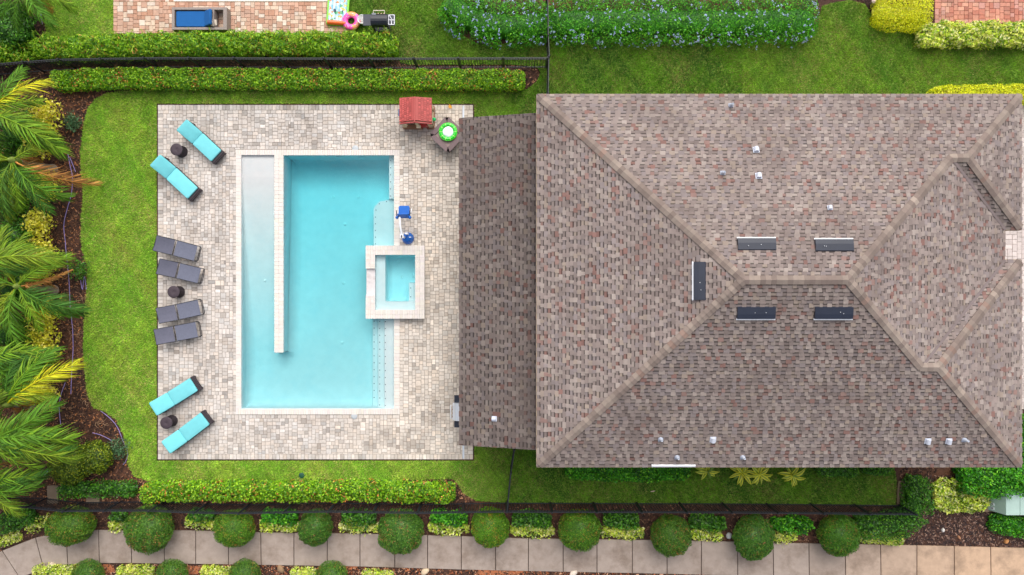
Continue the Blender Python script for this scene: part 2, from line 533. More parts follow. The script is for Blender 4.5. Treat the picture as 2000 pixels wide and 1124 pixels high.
# ================================================================== PAVERS
def fill_grid(W, Hh, mask, sizes, border=0):
    occ = ~mask
    out = []
    if border:
        b = border
        for i in range(0, W - 1, 2):
            w = 2 if i + 3 < W or i + 2 == W else W - i
            for j in (0, Hh - b):
                if not occ[j:j + b, i:i + w].any():
                    out.append((i, j, w, b)); occ[j:j + b, i:i + w] = True
        for j in range(b, Hh - b - 1, 2):
            h = 2 if j + 3 < Hh - b or j + 2 == Hh - b else Hh - b - j
            for i in (0, W - b):
                if not occ[j:j + h, i:i + b].any():
                    out.append((i, j, b, h)); occ[j:j + h, i:i + b] = True
    for j in range(Hh):
        for i in range(W):
            if occ[j, i]: continue
            cand = []
            for (w, h), wt in sizes:
                if i + w > W or j + h > Hh or occ[j:j + h, i:i + w].any(): continue
                run = 0
                while i + w + run < W and run < 2 and not occ[j, i + w + run]: run += 1
                cand.append(((w, h), wt * (.05 if run == 1 else 1)))
            if not cand:
                w = 1
                while i + w < W and w < 3 and not occ[j, i + w]: w += 1
                h = 1
                if j + 1 < Hh and not occ[j + 1, i:i + w].any() and w < 2: h = 2
                cand = [((w, h), 1)]
            (w, h), = random.choices([c[0] for c in cand], [c[1] for c in cand])
            out.append((i, j, w, h)); occ[j:j + h, i:i + w] = True
    return out


def paver_mesh(w, h, name='paver'):
    g = .0055; mb = MB(); c = .006
    x, y = w / 2 - g, h / 2 - g
    V = [(-x, -y, -.06), (x, -y, -.06), (x, y, -.06), (-x, y, -.06), (-x, -y, -c), (x, -y, -c), (x, y, -c), (-x, y, -c),
         (-x + c, -y + c, 0), (x - c, -y + c, 0), (x - c, y - c, 0), (-x + c, y - c, 0)]
    F = [(8, 9, 10, 11)] + [(a, (a + 1) % 4, (a + 1) % 4 + 4, a + 4) for a in range(4)] + [(a + 4, (a + 1) % 4 + 4, (a + 1) % 4 + 8, a + 8) for a in range(4)]
    return V, F

PAV_CACHE = {}


def pave(parent, region, u, mask_fn, sizes, colfn, hidden_fn=lambda x, y: False, border=0, z=0.0, limit=300):
    x0, y0, x1, y1 = region
    W, Hh = int(round((x1 - x0) / u)), int(round((y1 - y0) / u))
    ux, uy = (x1 - x0) / W, (y1 - y0) / Hh
    mask = np.ones((Hh, W), dtype=bool)
    for j in range(Hh):
        for i in range(W):
            if mask_fn(x0 + (i + .5) * ux, y0 + (j + .5) * uy): mask[j, i] = False
    pcs = fill_grid(W, Hh, mask, sizes, border)
    recs = []
    for (i, j, w, h) in pcs:
        cx, cy = x0 + (i + w / 2) * ux, y0 + (j + h / 2) * uy
        recs.append((hidden_fn(cx, cy), -w * h, math.hypot(cx - 1000, cy - 562), cx, cy, w, h))
    recs.sort()
    rest = MB()
    for n, (hid, _, _, cx, cy, w, h) in enumerate(recs):
        key = (round(w * ux / PPM, 4), round(h * uy / PPM, 4))
        p = P(cx, cy, 0)
        c = colfn(cx, cy)
        loc = (p.x, p.y, z + random.gauss(0, .0015))
        V, F = paver_mesh(*key)
        if n < limit and not hid:
            if key not in PAV_CACHE:
                mb = MB(); mb.add(V, F); PAV_CACHE[key] = mb.mesh('paver')
            o = link('paver', PAV_CACHE[key], M_paver, parent, loc)
            o.color = (*c, 1)
            o.rotation_euler = (0, 0, random.gauss(0, .006))
        else:
            rest.add(np.array(V) + np.array(loc), F, c)
    if rest.nv:
        rest.build('paver', M_paver, parent, kind='stuff')


def deck_col(x, y):
    base = np.array(lin(201, 192, 185)); warm = np.array(lin(210, 199, 187))
    k = min(max((x - 620) / 220, 0), 1)
    c = base * (1 - k) + warm * k
    f = 1 + random.gauss(0, .08) - .10 * float(lump(x / 60, y / 60, 1, 3)) 
    r = random.random()
    if r < .10: f *= .76
    elif r < .14: f *= .64
    elif r > .9: f *= 1.12
    t = random.gauss(0, .02)
    c = c * f * np.array([1 + t, 1, 1 - t])
    return tuple(np.clip(c, .04, .85))

patio = bpy.data.objects.new('patio', None); COL.objects.link(patio); struct(patio)
deck_sheet, _, _ = poly_sheet('joint_sand', [rect(DECK[0] + .5, DECK[1] + .5, DECK[2] - .5, DECK[3] - .5), hole], -.016, M_joint)
deck_sheet.parent = patio
in_pool = lambda x, y: (POOL[0] < x < POOL[2] and POOL[1] < y < POOL[3]) or (SPA[0] < x < SPA[2] and SPA[1] < y < SPA[3])
SZ = [((3, 2), 6), ((2, 3), 3), ((2, 2), 5), ((3, 3), 1.2), ((4, 2), .6)]
drain_x = lambda x, y: in_pool(x, y) or 903.5 < x < 906.5
pave(patio, DECK, 3.5, in_pool, SZ, deck_col, lambda x, y: x > 890 and 225 < y < 875, border=3)
# light grey strip drain set in the pavers under the roof edge
mb = MB()
a, b_ = P(905, 207), P(905, 896)
mb.box(((a.x + b_.x) / 2, (a.y + b_.y) / 2, -.02), (.07, abs(a.y - b_.y), .05), col=lin(205, 212, 222))
mb.build('strip_drain', M_plastic, patio)


# ================================================================== POOL
ZW = -.10
pool = thing('swimming_pool', 'long rectangular swimming pool with pale stone rim, inner wall and sloping entry ramp', 'pool', P(620, 550, 0))
po = Vector(pool.location)


def pool_depth(x, y):
    """apparent depth of the pool floor below the water line, photo px in"""
    base = 1.28 + (y - 303) / (799 - 303) * (.58 - 1.28)
    if x < 545 and y < 690:
        return .005 + max(0, y - 345) / (690 - 345) * .690
    if x < 560 and y >= 690:
        base = min(base, .695)
    d = base
    if y < 388 and x > 756: return .26
    if 388 <= y < 482 and x > 724:
        # rounded outer corner of the swim-out seat
        r = 22
        if x < 724 + r and y < 388 + r and math.hypot(x - (724 + r), y - (388 + r)) > r: return d
        return .42
    if y > 615 and x > 721:
        return .44 if x < 734 else (.30 if x < 747 else .14)
    return d


def basin(depth_fn, x0, y0, x1, y1, step, zw, walls, cove=.40, skip=None):
    nx, ny = int((x1 - x0) / step), int((y1 - y0) / step)
    xs = np.linspace(x0, x1, nx + 1); ys = np.linspace(y0, y1, ny + 1)
    V = []; 
    for y in ys:
        for x in xs:
            D = depth_fn(x, y)
            dm = min(w(x, y) for w in walls) / PPM
            rr = min(cove, max(0, D - .12) * .55)
            if rr > .01 and dm < rr:
                q = max(0, min(1, dm / rr))
                D = D - rr + rr * math.sqrt(max(0, 1 - (1 - q) ** 2))
            p = P(x, y, 0)
            V.append((p.x, p.y, zw - D))
    V = np.array(V); F = []
    i, j = np.meshgrid(np.arange(nx), np.arange(ny))
    a = (j * (nx + 1) + i).ravel()
    F = np.stack([a, a + nx + 1, a + nx + 2, a + 1], 1)
    return V, F

wl = [lambda x, y: x - 471, lambda x, y: 770 - x, lambda x, y: y - 303, lambda x, y: 799 - y,
      lambda x, y: math.hypot(max(abs(x - 545) - 9, 0), max(y - 689, 0)) if x > 554 or y > 689 else 999]
V, F = basin(pool_depth, 470, 302, 771, 800, 2.0, ZW, wl)
mb = MB(); mb.add(V - np.array(po), F, smooth=False)
# vertical walls (boxes) round the basin
def wallbox(mb, x0, y0, x1, y1, z0, z1, off):
    a, b = P(x0, y0), P(x1, y1)
    mb.box(((a.x + b.x) / 2 - off.x, (a.y + b.y) / 2 - off.y, (z0 + z1) / 2), (abs(b.x - a.x), abs(b.y - a.y), z1 - z0))
for r_ in ((463, 295, 471, 808), (770, 295, 779, 481), (770, 622, 779, 808), (471, 295, 770, 303), (471, 799, 770, 808)):
    wallbox(mb, *r_, -1.7, -.012, po)
mb.build('basin', M_plaster, pool)
mb = MB(); wallbox(mb, 537, 303.1, 553.2, 688, -1.5, -.012, po)
mb.build('divider_wall', M_plaster, pool)

# coping stones
cop_recs = []
def coping_run(x0, y0, x1, y1, n, z, along):
    for k in range(n):
        if along == 'x':
            a = x0 + (x1 - x0) * k / n; b = x0 + (x1 - x0) * (k + 1) / n
            cop_recs.append((a, y0, b, y1, z))
        else:
            a = y0 + (y1 - y0) * k / n; b = y0 + (y1 - y0) * (k + 1) / n
            cop_recs.append((x0, a, x1, b, z))
coping_run(461, 293, 536, 303.4, 16, .025, 'x')
coping_run(536, 293, 781, 304.0, 52, .025, 'x')
coping_run(461, 303.4, 471.4, 799, 70, .025, 'y')
coping_run(769.6, 304, 781, 480, 26, .025, 'y')
coping_run(769.6, 623, 781, 799, 26, .025, 'y')
coping_run(461, 799, 781, 810, 68, .025, 'x')
coping_run(536, 303.4, 545, 689, 50, .025, 'y')
coping_run(545, 303.8, 554, 689, 50, .025, 'y')


def copings(recs, parent, off, th=.05, limit=300):
    recs = sorted(recs, key=lambda r: -(r[2] - r[0]) * (r[3] - r[1]))
    cache = {}; rest = MB()
    for n, (x0, y0, x1, y1, z) in enumerate(recs):
        a, b = P(x0, y0), P(x1, y1)
        sx, sy = abs(b.x - a.x) - .003, abs(b.y - a.y) - .003
        key = (round(sx, 3), round(sy, 3))
        f = 1 + random.gauss(0, .028)
        c = np.array(lin(217, 209, 202)) * f * np.array([1, 1 + random.gauss(0, .012), 1 + random.gauss(0, .02)])
        c = tuple(np.clip(c, .3, .87))
        loc = Vector(((a.x + b.x) / 2 - off.x, (a.y + b.y) / 2 - off.y, z - off.z + random.gauss(0, .001)))
        o = rrect(key[0], key[1], min(key) * .06, 1)
        m_ = MB(); m_.slab(o, -th, 0, .006)
        if n < limit:
            if key not in cache: cache[key] = m_.mesh('coping_stone')
            ob = link('coping_stone', cache[key], M_coping, parent, loc); ob.color = (*c, 1)
        else:
            for Vv, Ll, Ss in ((m_.V, m_.L, m_.S),):
                pass
            m2 = MB(); m2.M = Matrix.Translation(loc); m2.slab(o, -th, 0, .006, col=c)
            for q in range(len(m2.V)):
                nl = m2.L[q]; ss = m2.S[q]
                rest.V.append(m2.V[q]); rest.C.append(m2.C[q]); rest.sm.append(m2.sm[q])
            base = rest.nv
            rest.L += [l + base for l in m2.L]; rest.S += [s + rest.nl for s in m2.S]
            rest.nv += m2.nv; rest.nl += m2.nl
    if rest.nv: rest.build('coping_stone', M_coping, parent, kind='stuff')
copings(cop_recs, pool, po)

# dark tile markers along the nosing of steps and seats
mb = MB()
def marks(pts, z):
    for x, y in pts:
        p = P(x, y); mb.box((p.x - po.x, p.y - po.y, z), (.034, .034, .008), col=(.16, .19, .22))
for x, z in ((725.5, ZW - .44), (738, ZW - .30), (750.5, ZW - .14)):
    marks([(x, 629 + 13.8 * k) for k in range(13)], z + .006)
marks([(760, 311 + 14 * k) for k in range(6)], ZW - .254)
marks([(728.5, 422 + 13.3 * k) for k in range(5)] + [(729.5, 408), (736, 395.5), (750.5, 391)], ZW - .414)
mb.build('nosing_tile', M_plastic, pool, kind='stuff')
# floor fittings
def fitting(x, y, z, r, parent, off, name='floor_fitting', col=(.97, .99, .99), ring=False):
    p = P(x, y); m_ = MB()
    if ring:
        m_.lathe([(r, 0), (r, .02), (r * .7, .022), (r * .66, .012), (.005, .012)], 16, col=col)
        m_.lathe([(r * .35, .012), (r * .3, .028), (.004, .03)], 12, col=(.95, .97, .97))
    else:
        m_.lathe([(r, 0), (r, .015), (r * .8, .022), (.004, .022)], 16, col=col)
    m_.build(name, M_white if name == 'skimmer_lid' else M_plastic, parent, (p.x - off.x, p.y - off.y, z - off.z))
for x, y, rg in ((635, 377, True), (686, 377, True), (660, 433, False), (659, 553, False), (658, 673, False)):
    fitting(x, y, ZW - pool_depth(x, y) + .005, .06, pool, po, 'floor_drain' if rg else 'return_fitting', ring=rg)
fitting(509, 548, ZW - pool_depth(509, 548) + .005, .05, pool, po, 'return_fitting')
for x, y in ((694, 290.5), (692, 813)):
    fitting(x, y, .0, .125, pool, po, 'skimmer_lid', col=lin(196, 200, 200))
# wall lights and skimmer mouths of the top wall
for x, w in ((656, .10), (699, .09)):
    p = P(x, 303); m_ = MB(); m_.box((0, 0, 0), (w * 2, .02, .09), col=(.8, .85, .88))
    m_.build('wall_fitting', M_plastic, pool, (p.x - po.x, p.y - po.y - .012, -.42))

# water
def prism_px(poly, z0, z1):
    V0 = [P(x, y) for x, y in poly]; n = len(V0)
    tr = tessellate_polygon([V0])
    V = [(v.x, v.y, z1) for v in V0] + [(v.x, v.y, z0) for v in V0]
    F = []
    for t in tr:
        a, b, c = (V0[i] for i in t)
        t = t if (b - a).cross(c - a).z > 0 else t[::-1]
        F.append(tuple(t)); F.append(tuple(i + n for i in t[::-1]))
    area = sum(V0[i].x * V0[(i + 1) % n].y - V0[(i + 1) % n].x * V0[i].y for i in range(n))
    for i in range(n):
        j = (i + 1) % n
        F.append((i, i + n, j + n, j) if area > 0 else (j, j + n, i + n, i))
    return V, F
V, F = prism_px([(470.5, 302.5), (770.5, 302.5), (770.5, 482), (716.5, 482), (716.5, 621), (770.5, 621), (770.5, 799.5), (470.5, 799.5)], -1.65, ZW)
mb = MB(); mb.add(V, F)
struct(mb.build('water', M_water))

# ---- spa
spa = thing('hot_tub', 'raised square spa with pale stone rim and grey spillway at the pool side', 'spa', P(771, 551, 0))
so = Vector(spa.location)
SZT = .30                       # rim height
ZS = .20                        # spa water level
def spa_px(x, y, z=SZT):
    """true ground px of a point seen at px,py when its height is z"""
    s = (H - z) / H
    return 1000 + (x - 1000) * s, 562 + (y - 562) * s
def spa_depth(x, y):
    well = 754 < x < 811 and 498 < y < 588 and not (x > 798 and y > 552)
    return .80 if well else .30
X0, Y0 = spa_px(714, 480); X1, Y1 = spa_px(829, 623)
I0, J0 = spa_px(732, 498); I1, J1 = spa_px(811, 606)
swl = [lambda x, y: x - 755, lambda x, y: 812 - x, lambda x, y: y - 499, lambda x, y: 589 - y]
V, F = basin(spa_depth, I0 - .5, J0 - .5, I1 + .5, J1 + .5, 1.5, ZS, swl, cove=.16)
mb = MB(); mb.add(V - np.array(so), F)
gap0, gap1 = spa_px(0, 525)[1], spa_px(0, 577)[1]
for r_ in ((X0 + 1, Y0 + 1, X1 - 1, J0), (X0 + 1, J1, X1 - 1, Y1 - 1), (I1, J0 + .01, X1 - 1, J1 - .01), (X0 + 1, J0 + .01, I0, gap0), (X0 + 1, gap1, I0, J1 - .01)):
    wallbox(mb, *r_, -1.5, SZT - .052, so)
wallbox(mb, X0 + 1.5, gap0 + .01, I0, gap1 - .01, -1.5, ZS - .045, so)
mb.build('basin', M_plaster, spa)
mb = MB(); wallbox(mb, X0 + .6, gap0 + .1, I0 - .1, gap1 - .1, ZS - .043, ZS - .005, so)
o = mb.build('spillway', M_concrete, spa); o.color = (*lin(214, 208, 208), 1)
cop_recs = []
coping_run(X0, Y0, X1, (Y0 + J0) / 2, 24, SZT, 'x'); coping_run(X0, (Y0 + J0) / 2, X1, J0 + .4, 24, SZT, 'x')
coping_run(X0, J1 - .4, X1, (J1 + Y1) / 2, 24, SZT, 'x'); coping_run(X0, (J1 + Y1) / 2, X1, Y1, 24, SZT, 'x')
coping_run(I1 - .4, J0 + .4, (I1 + X1) / 2, J1 - .4, 22, SZT, 'y'); coping_run((I1 + X1) / 2, J0 + .4, X1, J1 - .4, 22, SZT, 'y')
coping_run(X0, J0 + .4, (X0 + I0) / 2, gap0, 6, SZT, 'y'); coping_run((X0 + I0) / 2, J0 + .4, I0 + .4, gap0, 6, SZT, 'y')
coping_run(X0, gap1, (X0 + I0) / 2, J1 - .4, 6, SZT, 'y'); coping_run((X0 + I0) / 2, gap1, I0 + .4, J1 - .4, 6, SZT, 'y')
copings(cop_recs, spa, so)
mb = MB()
for x, y in [(749.5, 509 + 13.7 * k) for k in range(6)] + [(753.5, 592.5), (769, 592.5), (782.5, 592.5), (798, 592.5), (802, 563), (802, 580)]:
    p = P(x, y, -.1); mb.box((p.x - so.x, p.y - so.y, ZS - .294), (.034, .034, .008), col=(.16, .19, .22))
mb.build('nosing_tile', M_plastic, spa, kind='stuff')
for x, y, rg in ((774, 510, False), (804, 539, False), (780, 541, True)):
    fitting(x, y, ZS - .79, .055, spa, so, 'floor_drain' if rg else 'return_fitting', ring=rg)
V, F = prism_px([(I0 - .4, J0 - .4), (I1 + .4, J0 - .4), (I1 + .4, J1 + .4), (I0 - .4, J1 + .4)], -1.4, ZS)
mb = MB(); mb.add(V, F)
struct(mb.build('water', M_water))

# ================================================================== HOUSE
HE = 4.2                                   # eave height
PE = PPM * H / (H - HE)                    # photo px per metre at the eave
K = 0.336                                  # roof pitch
E2M = lambda x, y: ((x - 1000) / PE, (562 - y) / PE)
EX0, EX1, EY0, EY1, EXM = 1049.0, 1995.0, 185.0, 912.0, 1962.0
W1, W2 = 132.0, 202.0
HALF = (EY1 - EY0) / 2
house = thing('house', 'large house with brown and tan shingle hip roof and low patio roof beside the pool', 'house', (*E2M(1520, 548), 0))
ho = Vector(house.location)

# walls
mb = MB()
def wall_px(x0, y0, x1, y1, z0, z1, t=.25):
    (ax, ay), (bx, by) = E2M(x0, y0), E2M(x1, y1)
    mb.box(((ax + bx) / 2 - ho.x, (ay + by) / 2 - ho.y, (z0 + z1) / 2), (abs(bx - ax) or t, abs(by - ay) or t, z1 - z0))
wall_px(EX0 + 30, EY0 + 30, EX1 - 30, EY0 + 30 + 2 * W1 - 60, -.05, HE - .05)
wall_px(EX0 + 30.2, EY1 - 30 - 2 * W2 + 60, EX1 - 30, EY1 - 30, -.05, HE - .05)
wall_px(EX0 + 30.4, EY0 + 2 * W1 - 31, EXM - 30, EY1 - 2 * W2 + 31, -.05, HE - .06)
mb.build('wall', M_stucco, house)

shingle_pieces = []      # (area score, verts, faces, cols)
PAL = [lin(152, 139, 134), lin(145, 132, 127), lin(159, 148, 141), lin(134, 122, 118), lin(150, 118, 110), lin(142, 104, 96), lin(158, 144, 131), lin(142, 132, 132), lin(165, 154, 147)]
PWT = [5, 5, 4, 4, 1.3, .9, 2, 4, 1.4]


def shingle_face(pos, nrm, smax, ds, left, right, f=1.0, wmin=.10, wmax=.20):
    """pos(a, s) -> world point on the plane; a along the eave, s up the plan distance"""
    n = int(round(smax / ds)); ds = smax / n
    nrm = np.array(nrm)
    for i in range(n):
        s0, s1 = i * ds, (i + 1) * ds
        l0, l1, r0, r1 = left(s0 + 1e-4), left(s1 - 1e-4), right(s0 + 1e-4), right(s1 - 1e-4)
        a = min(l0, l1) - random.random() * .3
        end = max(r0, r1); tab = random.random() < .5
        while a < end:
            w = random.uniform(wmin, wmax)
            b = a + w
            A0, B0 = min(max(a, l0), r0), min(max(b, l0), r0)
            A1, B1 = min(max(a, l1), r1), min(max(b, l1), r1)
            a = b; tab = not tab
            if B0 - A0 < .01 and B1 - A1 < .01: continue
            th = .030 if tab else .010
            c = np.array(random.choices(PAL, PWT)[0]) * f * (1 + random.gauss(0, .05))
            c = c * .74 + c.mean() * .26 * np.array([1.06, .98, .96])
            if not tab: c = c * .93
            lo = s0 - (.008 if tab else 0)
            pA0, pB0, pA1, pB1 = (np.array(pos(*q)) for q in ((A0, lo), (B0, lo), (A1, s1), (B1, s1)))
            u0, u1 = nrm * th, nrm * .004
            if tab:
                V = [pA0 + u0, pB0 + u0, pB1 + u1, pA1 + u1, pA0, pB0, pB1, pA1]
                Fq = [(0, 1, 2, 3), (4, 5, 1, 0), (5, 6, 2, 1), (7, 4, 0, 3)]
                C = [c] * 8
            else:
                # recessed ply: its upper strip paints the next course's shadow line as a dark granule band
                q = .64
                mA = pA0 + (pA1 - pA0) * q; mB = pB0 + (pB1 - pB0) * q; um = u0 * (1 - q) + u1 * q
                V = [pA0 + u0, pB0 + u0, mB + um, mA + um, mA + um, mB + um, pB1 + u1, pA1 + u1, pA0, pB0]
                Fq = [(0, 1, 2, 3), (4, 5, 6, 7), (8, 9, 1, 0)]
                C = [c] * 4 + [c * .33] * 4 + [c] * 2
            full = min(B0 - A0, B1 - A1) > w * .98
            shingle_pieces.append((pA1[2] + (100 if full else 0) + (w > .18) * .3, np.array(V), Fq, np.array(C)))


def z_of(s): return HE + K * s
ex = lambda p: (p - 1000) / PE
ey = lambda p: (562 - p) / PE
m_ = lambda px: px / PE
cs, sn = 1 / math.hypot(1, K), K / math.hypot(1, K)
half = m_(HALF); w1, w2 = m_(W1), m_(W2)
DS = half / 52
# north, south
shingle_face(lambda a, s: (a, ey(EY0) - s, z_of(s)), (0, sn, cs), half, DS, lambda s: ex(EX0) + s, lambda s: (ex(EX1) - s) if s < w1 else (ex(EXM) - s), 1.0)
shingle_face(lambda a, s: (a, ey(EY1) + s, z_of(s)), (0, -sn, cs), half, DS, lambda s: ex(EX0) + s, lambda s: (ex(EX1) - s) if s < w2 else (ex(EXM) - s), .84)  # south slope: darker tint paints in part of its shade
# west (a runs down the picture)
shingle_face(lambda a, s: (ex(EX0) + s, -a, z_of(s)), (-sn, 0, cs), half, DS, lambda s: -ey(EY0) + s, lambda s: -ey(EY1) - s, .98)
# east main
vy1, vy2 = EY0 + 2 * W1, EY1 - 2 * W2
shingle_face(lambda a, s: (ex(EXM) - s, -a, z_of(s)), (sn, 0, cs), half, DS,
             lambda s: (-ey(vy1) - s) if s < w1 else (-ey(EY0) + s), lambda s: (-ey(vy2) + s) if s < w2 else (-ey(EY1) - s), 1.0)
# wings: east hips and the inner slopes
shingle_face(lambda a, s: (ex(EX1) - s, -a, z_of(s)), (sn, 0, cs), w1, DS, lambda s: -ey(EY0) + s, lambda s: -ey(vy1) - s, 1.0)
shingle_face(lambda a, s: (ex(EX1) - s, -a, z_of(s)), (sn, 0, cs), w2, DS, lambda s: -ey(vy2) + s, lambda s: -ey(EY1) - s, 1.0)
shingle_face(lambda a, s: (a, ey(vy1) + s, z_of(s)), (0, -sn, cs), w1, DS, lambda s: ex(EXM) - s, lambda s: ex(EX1) - s, .75)  # south-facing inner slope, its shade put into a still darker tint
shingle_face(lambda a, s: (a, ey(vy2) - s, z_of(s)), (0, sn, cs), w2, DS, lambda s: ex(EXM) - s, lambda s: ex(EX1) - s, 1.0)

# roof deck under the shingles, soffit and fascia
mb = MB()
def rv(x, y, s): return (ex(x) - ho.x, ey(y) - ho.y, z_of(s) - .012)
ra, rb = (EX0 + HALF, EY0 + HALF), (EXM - HALF, EY0 + HALF)
D = {
 'nw': rv(EX0, EY0, 0), 'sw': rv(EX0, EY1, 0), 'rl': rv(*ra, half), 'rr': rv(*rb, half),
 'ne': rv(EX1, EY0, 0), 'a1': rv(EX1 - W1, EY0 + W1, w1), 'j1': rv(EXM - W1, EY0 + W1, w1), 'e1': rv(EX1, vy1, 0), 'v1': rv(EXM, vy1, 0),
 'se': rv(EX1, EY1, 0), 'a2': rv(EX1 - W2, EY1 - W2, w2), 'j2': rv(EXM - W2, EY1 - W2, w2), 'e2': rv(EX1, vy2, 0), 'v2': rv(EXM, vy2, 0)}
keys = list(D); idx = {k: i for i, k in enumerate(keys)}
faces = [('nw', 'rl', 'rr', 'j1', 'a1', 'ne'), ('sw', 'se', 'a2', 'j2', 'rr', 'rl'), ('nw', 'sw', 'rl'), ('v1', 'j1', 'rr', 'j2', 'v2'), ('ne', 'a1', 'e1'), ('se', 'e2', 'a2'),
         ('v1', 'e1', 'a1', 'j1'), ('v2', 'j2', 'a2', 'e2')]
mb.add([D[k] for k in keys], [tuple(idx[k] for k in f) for f in faces], lin(120, 105, 100))
low = [(D[k][0], D[k][1], HE - .2) for k in ('nw', 'sw', 'se', 'e2', 'v2', 'v1', 'e1', 'ne')]
mb.add(low, [tuple(range(8))[::-1]], lin(225, 220, 212))
roof = mb.build('roof', M_shingle, house)
# fascia boards
per = ['nw', 'sw', 'se', 'e2', 'v2', 'v1', 'e1', 'ne']
mb = MB()
for i in range(8):
    p, q = Vector(D[per[i]]), Vector(D[per[(i + 1) % 8]])
    d = (q - p); L_ = d.length; out = Vector((d.y, -d.x, 0)).normalized()
    c = (p + q) / 2 + out * .012
    mb.box((c.x, c.y, HE - .11), (L_, .022, .2), rz=math.atan2(d.y, d.x), col=lin(216, 206, 196))
mb.build('fascia', M_stucco, house)

# patio roof (lower, abuts the wall)
xl = (897 - 1000) / PPM * (H - 2.75) / H
xr_ = ex(EX0) + m_(30)
yt, yb = P(0, 231, 2.75).y, P(0, 870, 2.75).y
KP = .276; cp, sp = 1 / math.hypot(1, KP), KP / math.hypot(1, KP)
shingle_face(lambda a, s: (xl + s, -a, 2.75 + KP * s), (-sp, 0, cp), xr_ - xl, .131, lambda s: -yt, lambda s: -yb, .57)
mb = MB()
q = [(xl, yb, 2.74), (xr_, yb, 2.74 + KP * (xr_ - xl)), (xr_, yt, 2.74 + KP * (xr_ - xl)), (xl, yt, 2.74)]
q = [(x - ho.x, y - ho.y, z) for x, y, z in q]
mb.add(q + [(x, y, z - .18) for x, y, z in q], [(0, 1, 2, 3), (7, 6, 5, 4), (0, 4, 5, 1), (1, 5, 6, 2), (2, 6, 7, 3), (3, 7, 4, 0)], lin(150, 138, 130))
proof = mb.build('patio_roof', M_shingle, house)
mb = MB()
for yy in (yt - .35, (yt + yb) / 2, yb + .35):
    mb.box((xl + .35 - ho.x, yy - ho.y, 1.30), (.3, .3, 2.6))
    mb.box((xl + .35 - ho.x, yy - ho.y, .1), (.42, .42, .2))
mb.build('column', M_stucco, house)

# shingles: 300 as parts, the rest joined
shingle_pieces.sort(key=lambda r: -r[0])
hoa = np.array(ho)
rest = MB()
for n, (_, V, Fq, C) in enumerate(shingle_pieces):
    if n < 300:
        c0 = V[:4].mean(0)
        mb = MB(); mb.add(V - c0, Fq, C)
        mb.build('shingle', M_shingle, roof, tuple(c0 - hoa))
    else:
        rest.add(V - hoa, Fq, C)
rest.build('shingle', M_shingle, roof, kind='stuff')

# hip and ridge caps
def caps(p0, p1, n1, n2, name='ridge_cap', pitch=.165, hw=.135, f=.93):
    p0, p1 = Vector(p0), Vector(p1)
    d = (p1 - p0); L_ = d.length; d.normalize()
    n1, n2 = Vector(n1), Vector(n2); up = (n1 + n2).normalized()
    s1 = n1.cross(d).normalized(); s2 = n2.cross(d).normalized()
    if s1.dot(n2) > 0: s1 = -s1
    if s2.dot(n1) > 0: s2 = -s2
    s1, s2 = s1 * hw, s2 * hw
    n = max(1, int(L_ / pitch)); st = L_ / n
    lo, hi = .042, .022
    e = Vector((0, 0, 0)); ln = d * (st * 1.25)
    V = [e + s1 + n1 * lo, e + up * (lo + .012), e + s2 + n2 * lo, ln + s1 + n1 * hi, ln + up * (hi + .012), ln + s2 + n2 * hi,
         e + s1 - n1 * .01, e - up * .0, e + s2 - n2 * .01, ln + s1 - n1 * .02, ln + s2 - n2 * .02]
    F = [(0, 1, 4, 3), (1, 2, 5, 4), (6, 7, 1, 0), (7, 8, 2, 1), (9, 6, 0, 3), (8, 10, 5, 2)]
    # outward winding
    nn = (V[1] - V[0]).cross(V[4] - V[0])
    if nn.dot(up) < 0: F = [f_[::-1] for f_ in F]
    mb = MB(); mb.add([tuple(v) for v in V], F)
    me = mb.mesh(name)
    pal = [lin(146, 134, 126), lin(153, 142, 133), lin(134, 122, 115), lin(162, 150, 140), lin(141, 128, 121), lin(147, 126, 116)]
    for k in range(n):
        o = link(name, me, M_shingle, roof, p0 + d * (st * k) - ho)
        c = np.array(random.choices(pal, [5, 4, 4, 2, 3, 1])[0]) * f * (1 + random.gauss(0, .06))
        o.color = (*c, 1)
def rw(x, y, s): return (ex(x), ey(y), z_of(s) + .012)
nN, nS, nW, nE = (0, sn, cs), (0, -sn, cs), (-sn, 0, cs), (sn, 0, cs)
RL, RR = rw(*ra, half), rw(*rb, half)
caps(rw(EX0 + 4, EY0 + 4, m_(4)), RL, nN, nW)
caps(rw(EX0 + 4, EY1 - 4, m_(4)), RL, nS, nW)
A1, J1 = rw(EX1 - W1, EY0 + W1, w1), rw(EXM - W1, EY0 + W1, w1)
A2, J2 = rw(EX1 - W2, EY1 - W2, w2), rw(EXM - W2, EY1 - W2, w2)
caps(J1, RR, nN, nE); caps(J2, RR, nS, nE)
caps(rw(EX1 - 4, EY0 + 4, m_(4)), A1, nN, nE); caps(rw(EX1 - 4, vy1 - 4, m_(4)), A1, nS, nE)
caps(rw(EX1 - 4, EY1 - 4, m_(4)), A2, nS, nE); caps(rw(EX1 - 4, vy2 + 4, m_(4)), A2, nN, nE)
caps(A1, J1, nN, nS); caps(A2, J2, nN, nS)
caps(RR, RL, nN, nS)
# valley flashing
def flash(p0, p1):
    p0, p1 = Vector(p0), Vector(p1); d = (p1 - p0).normalized(); s = Vector((-d.y, d.x, 0)).normalized() * .045
    mb = MB(); u = Vector((0, 0, .03))
    mb.add([tuple(p0 - s + u - ho), tuple(p0 + s + u - ho), tuple(p1 + s + u - ho), tuple(p1 - s + u - ho), tuple((p0 + p1) / 2 - ho)], [(0, 1, 2, 3)], lin(128, 118, 118))
    mb.build('valley_strip', M_shingle, house)
flash(rw(EXM, vy1, 0), J1); flash(rw(EXM, vy2, 0), J2)


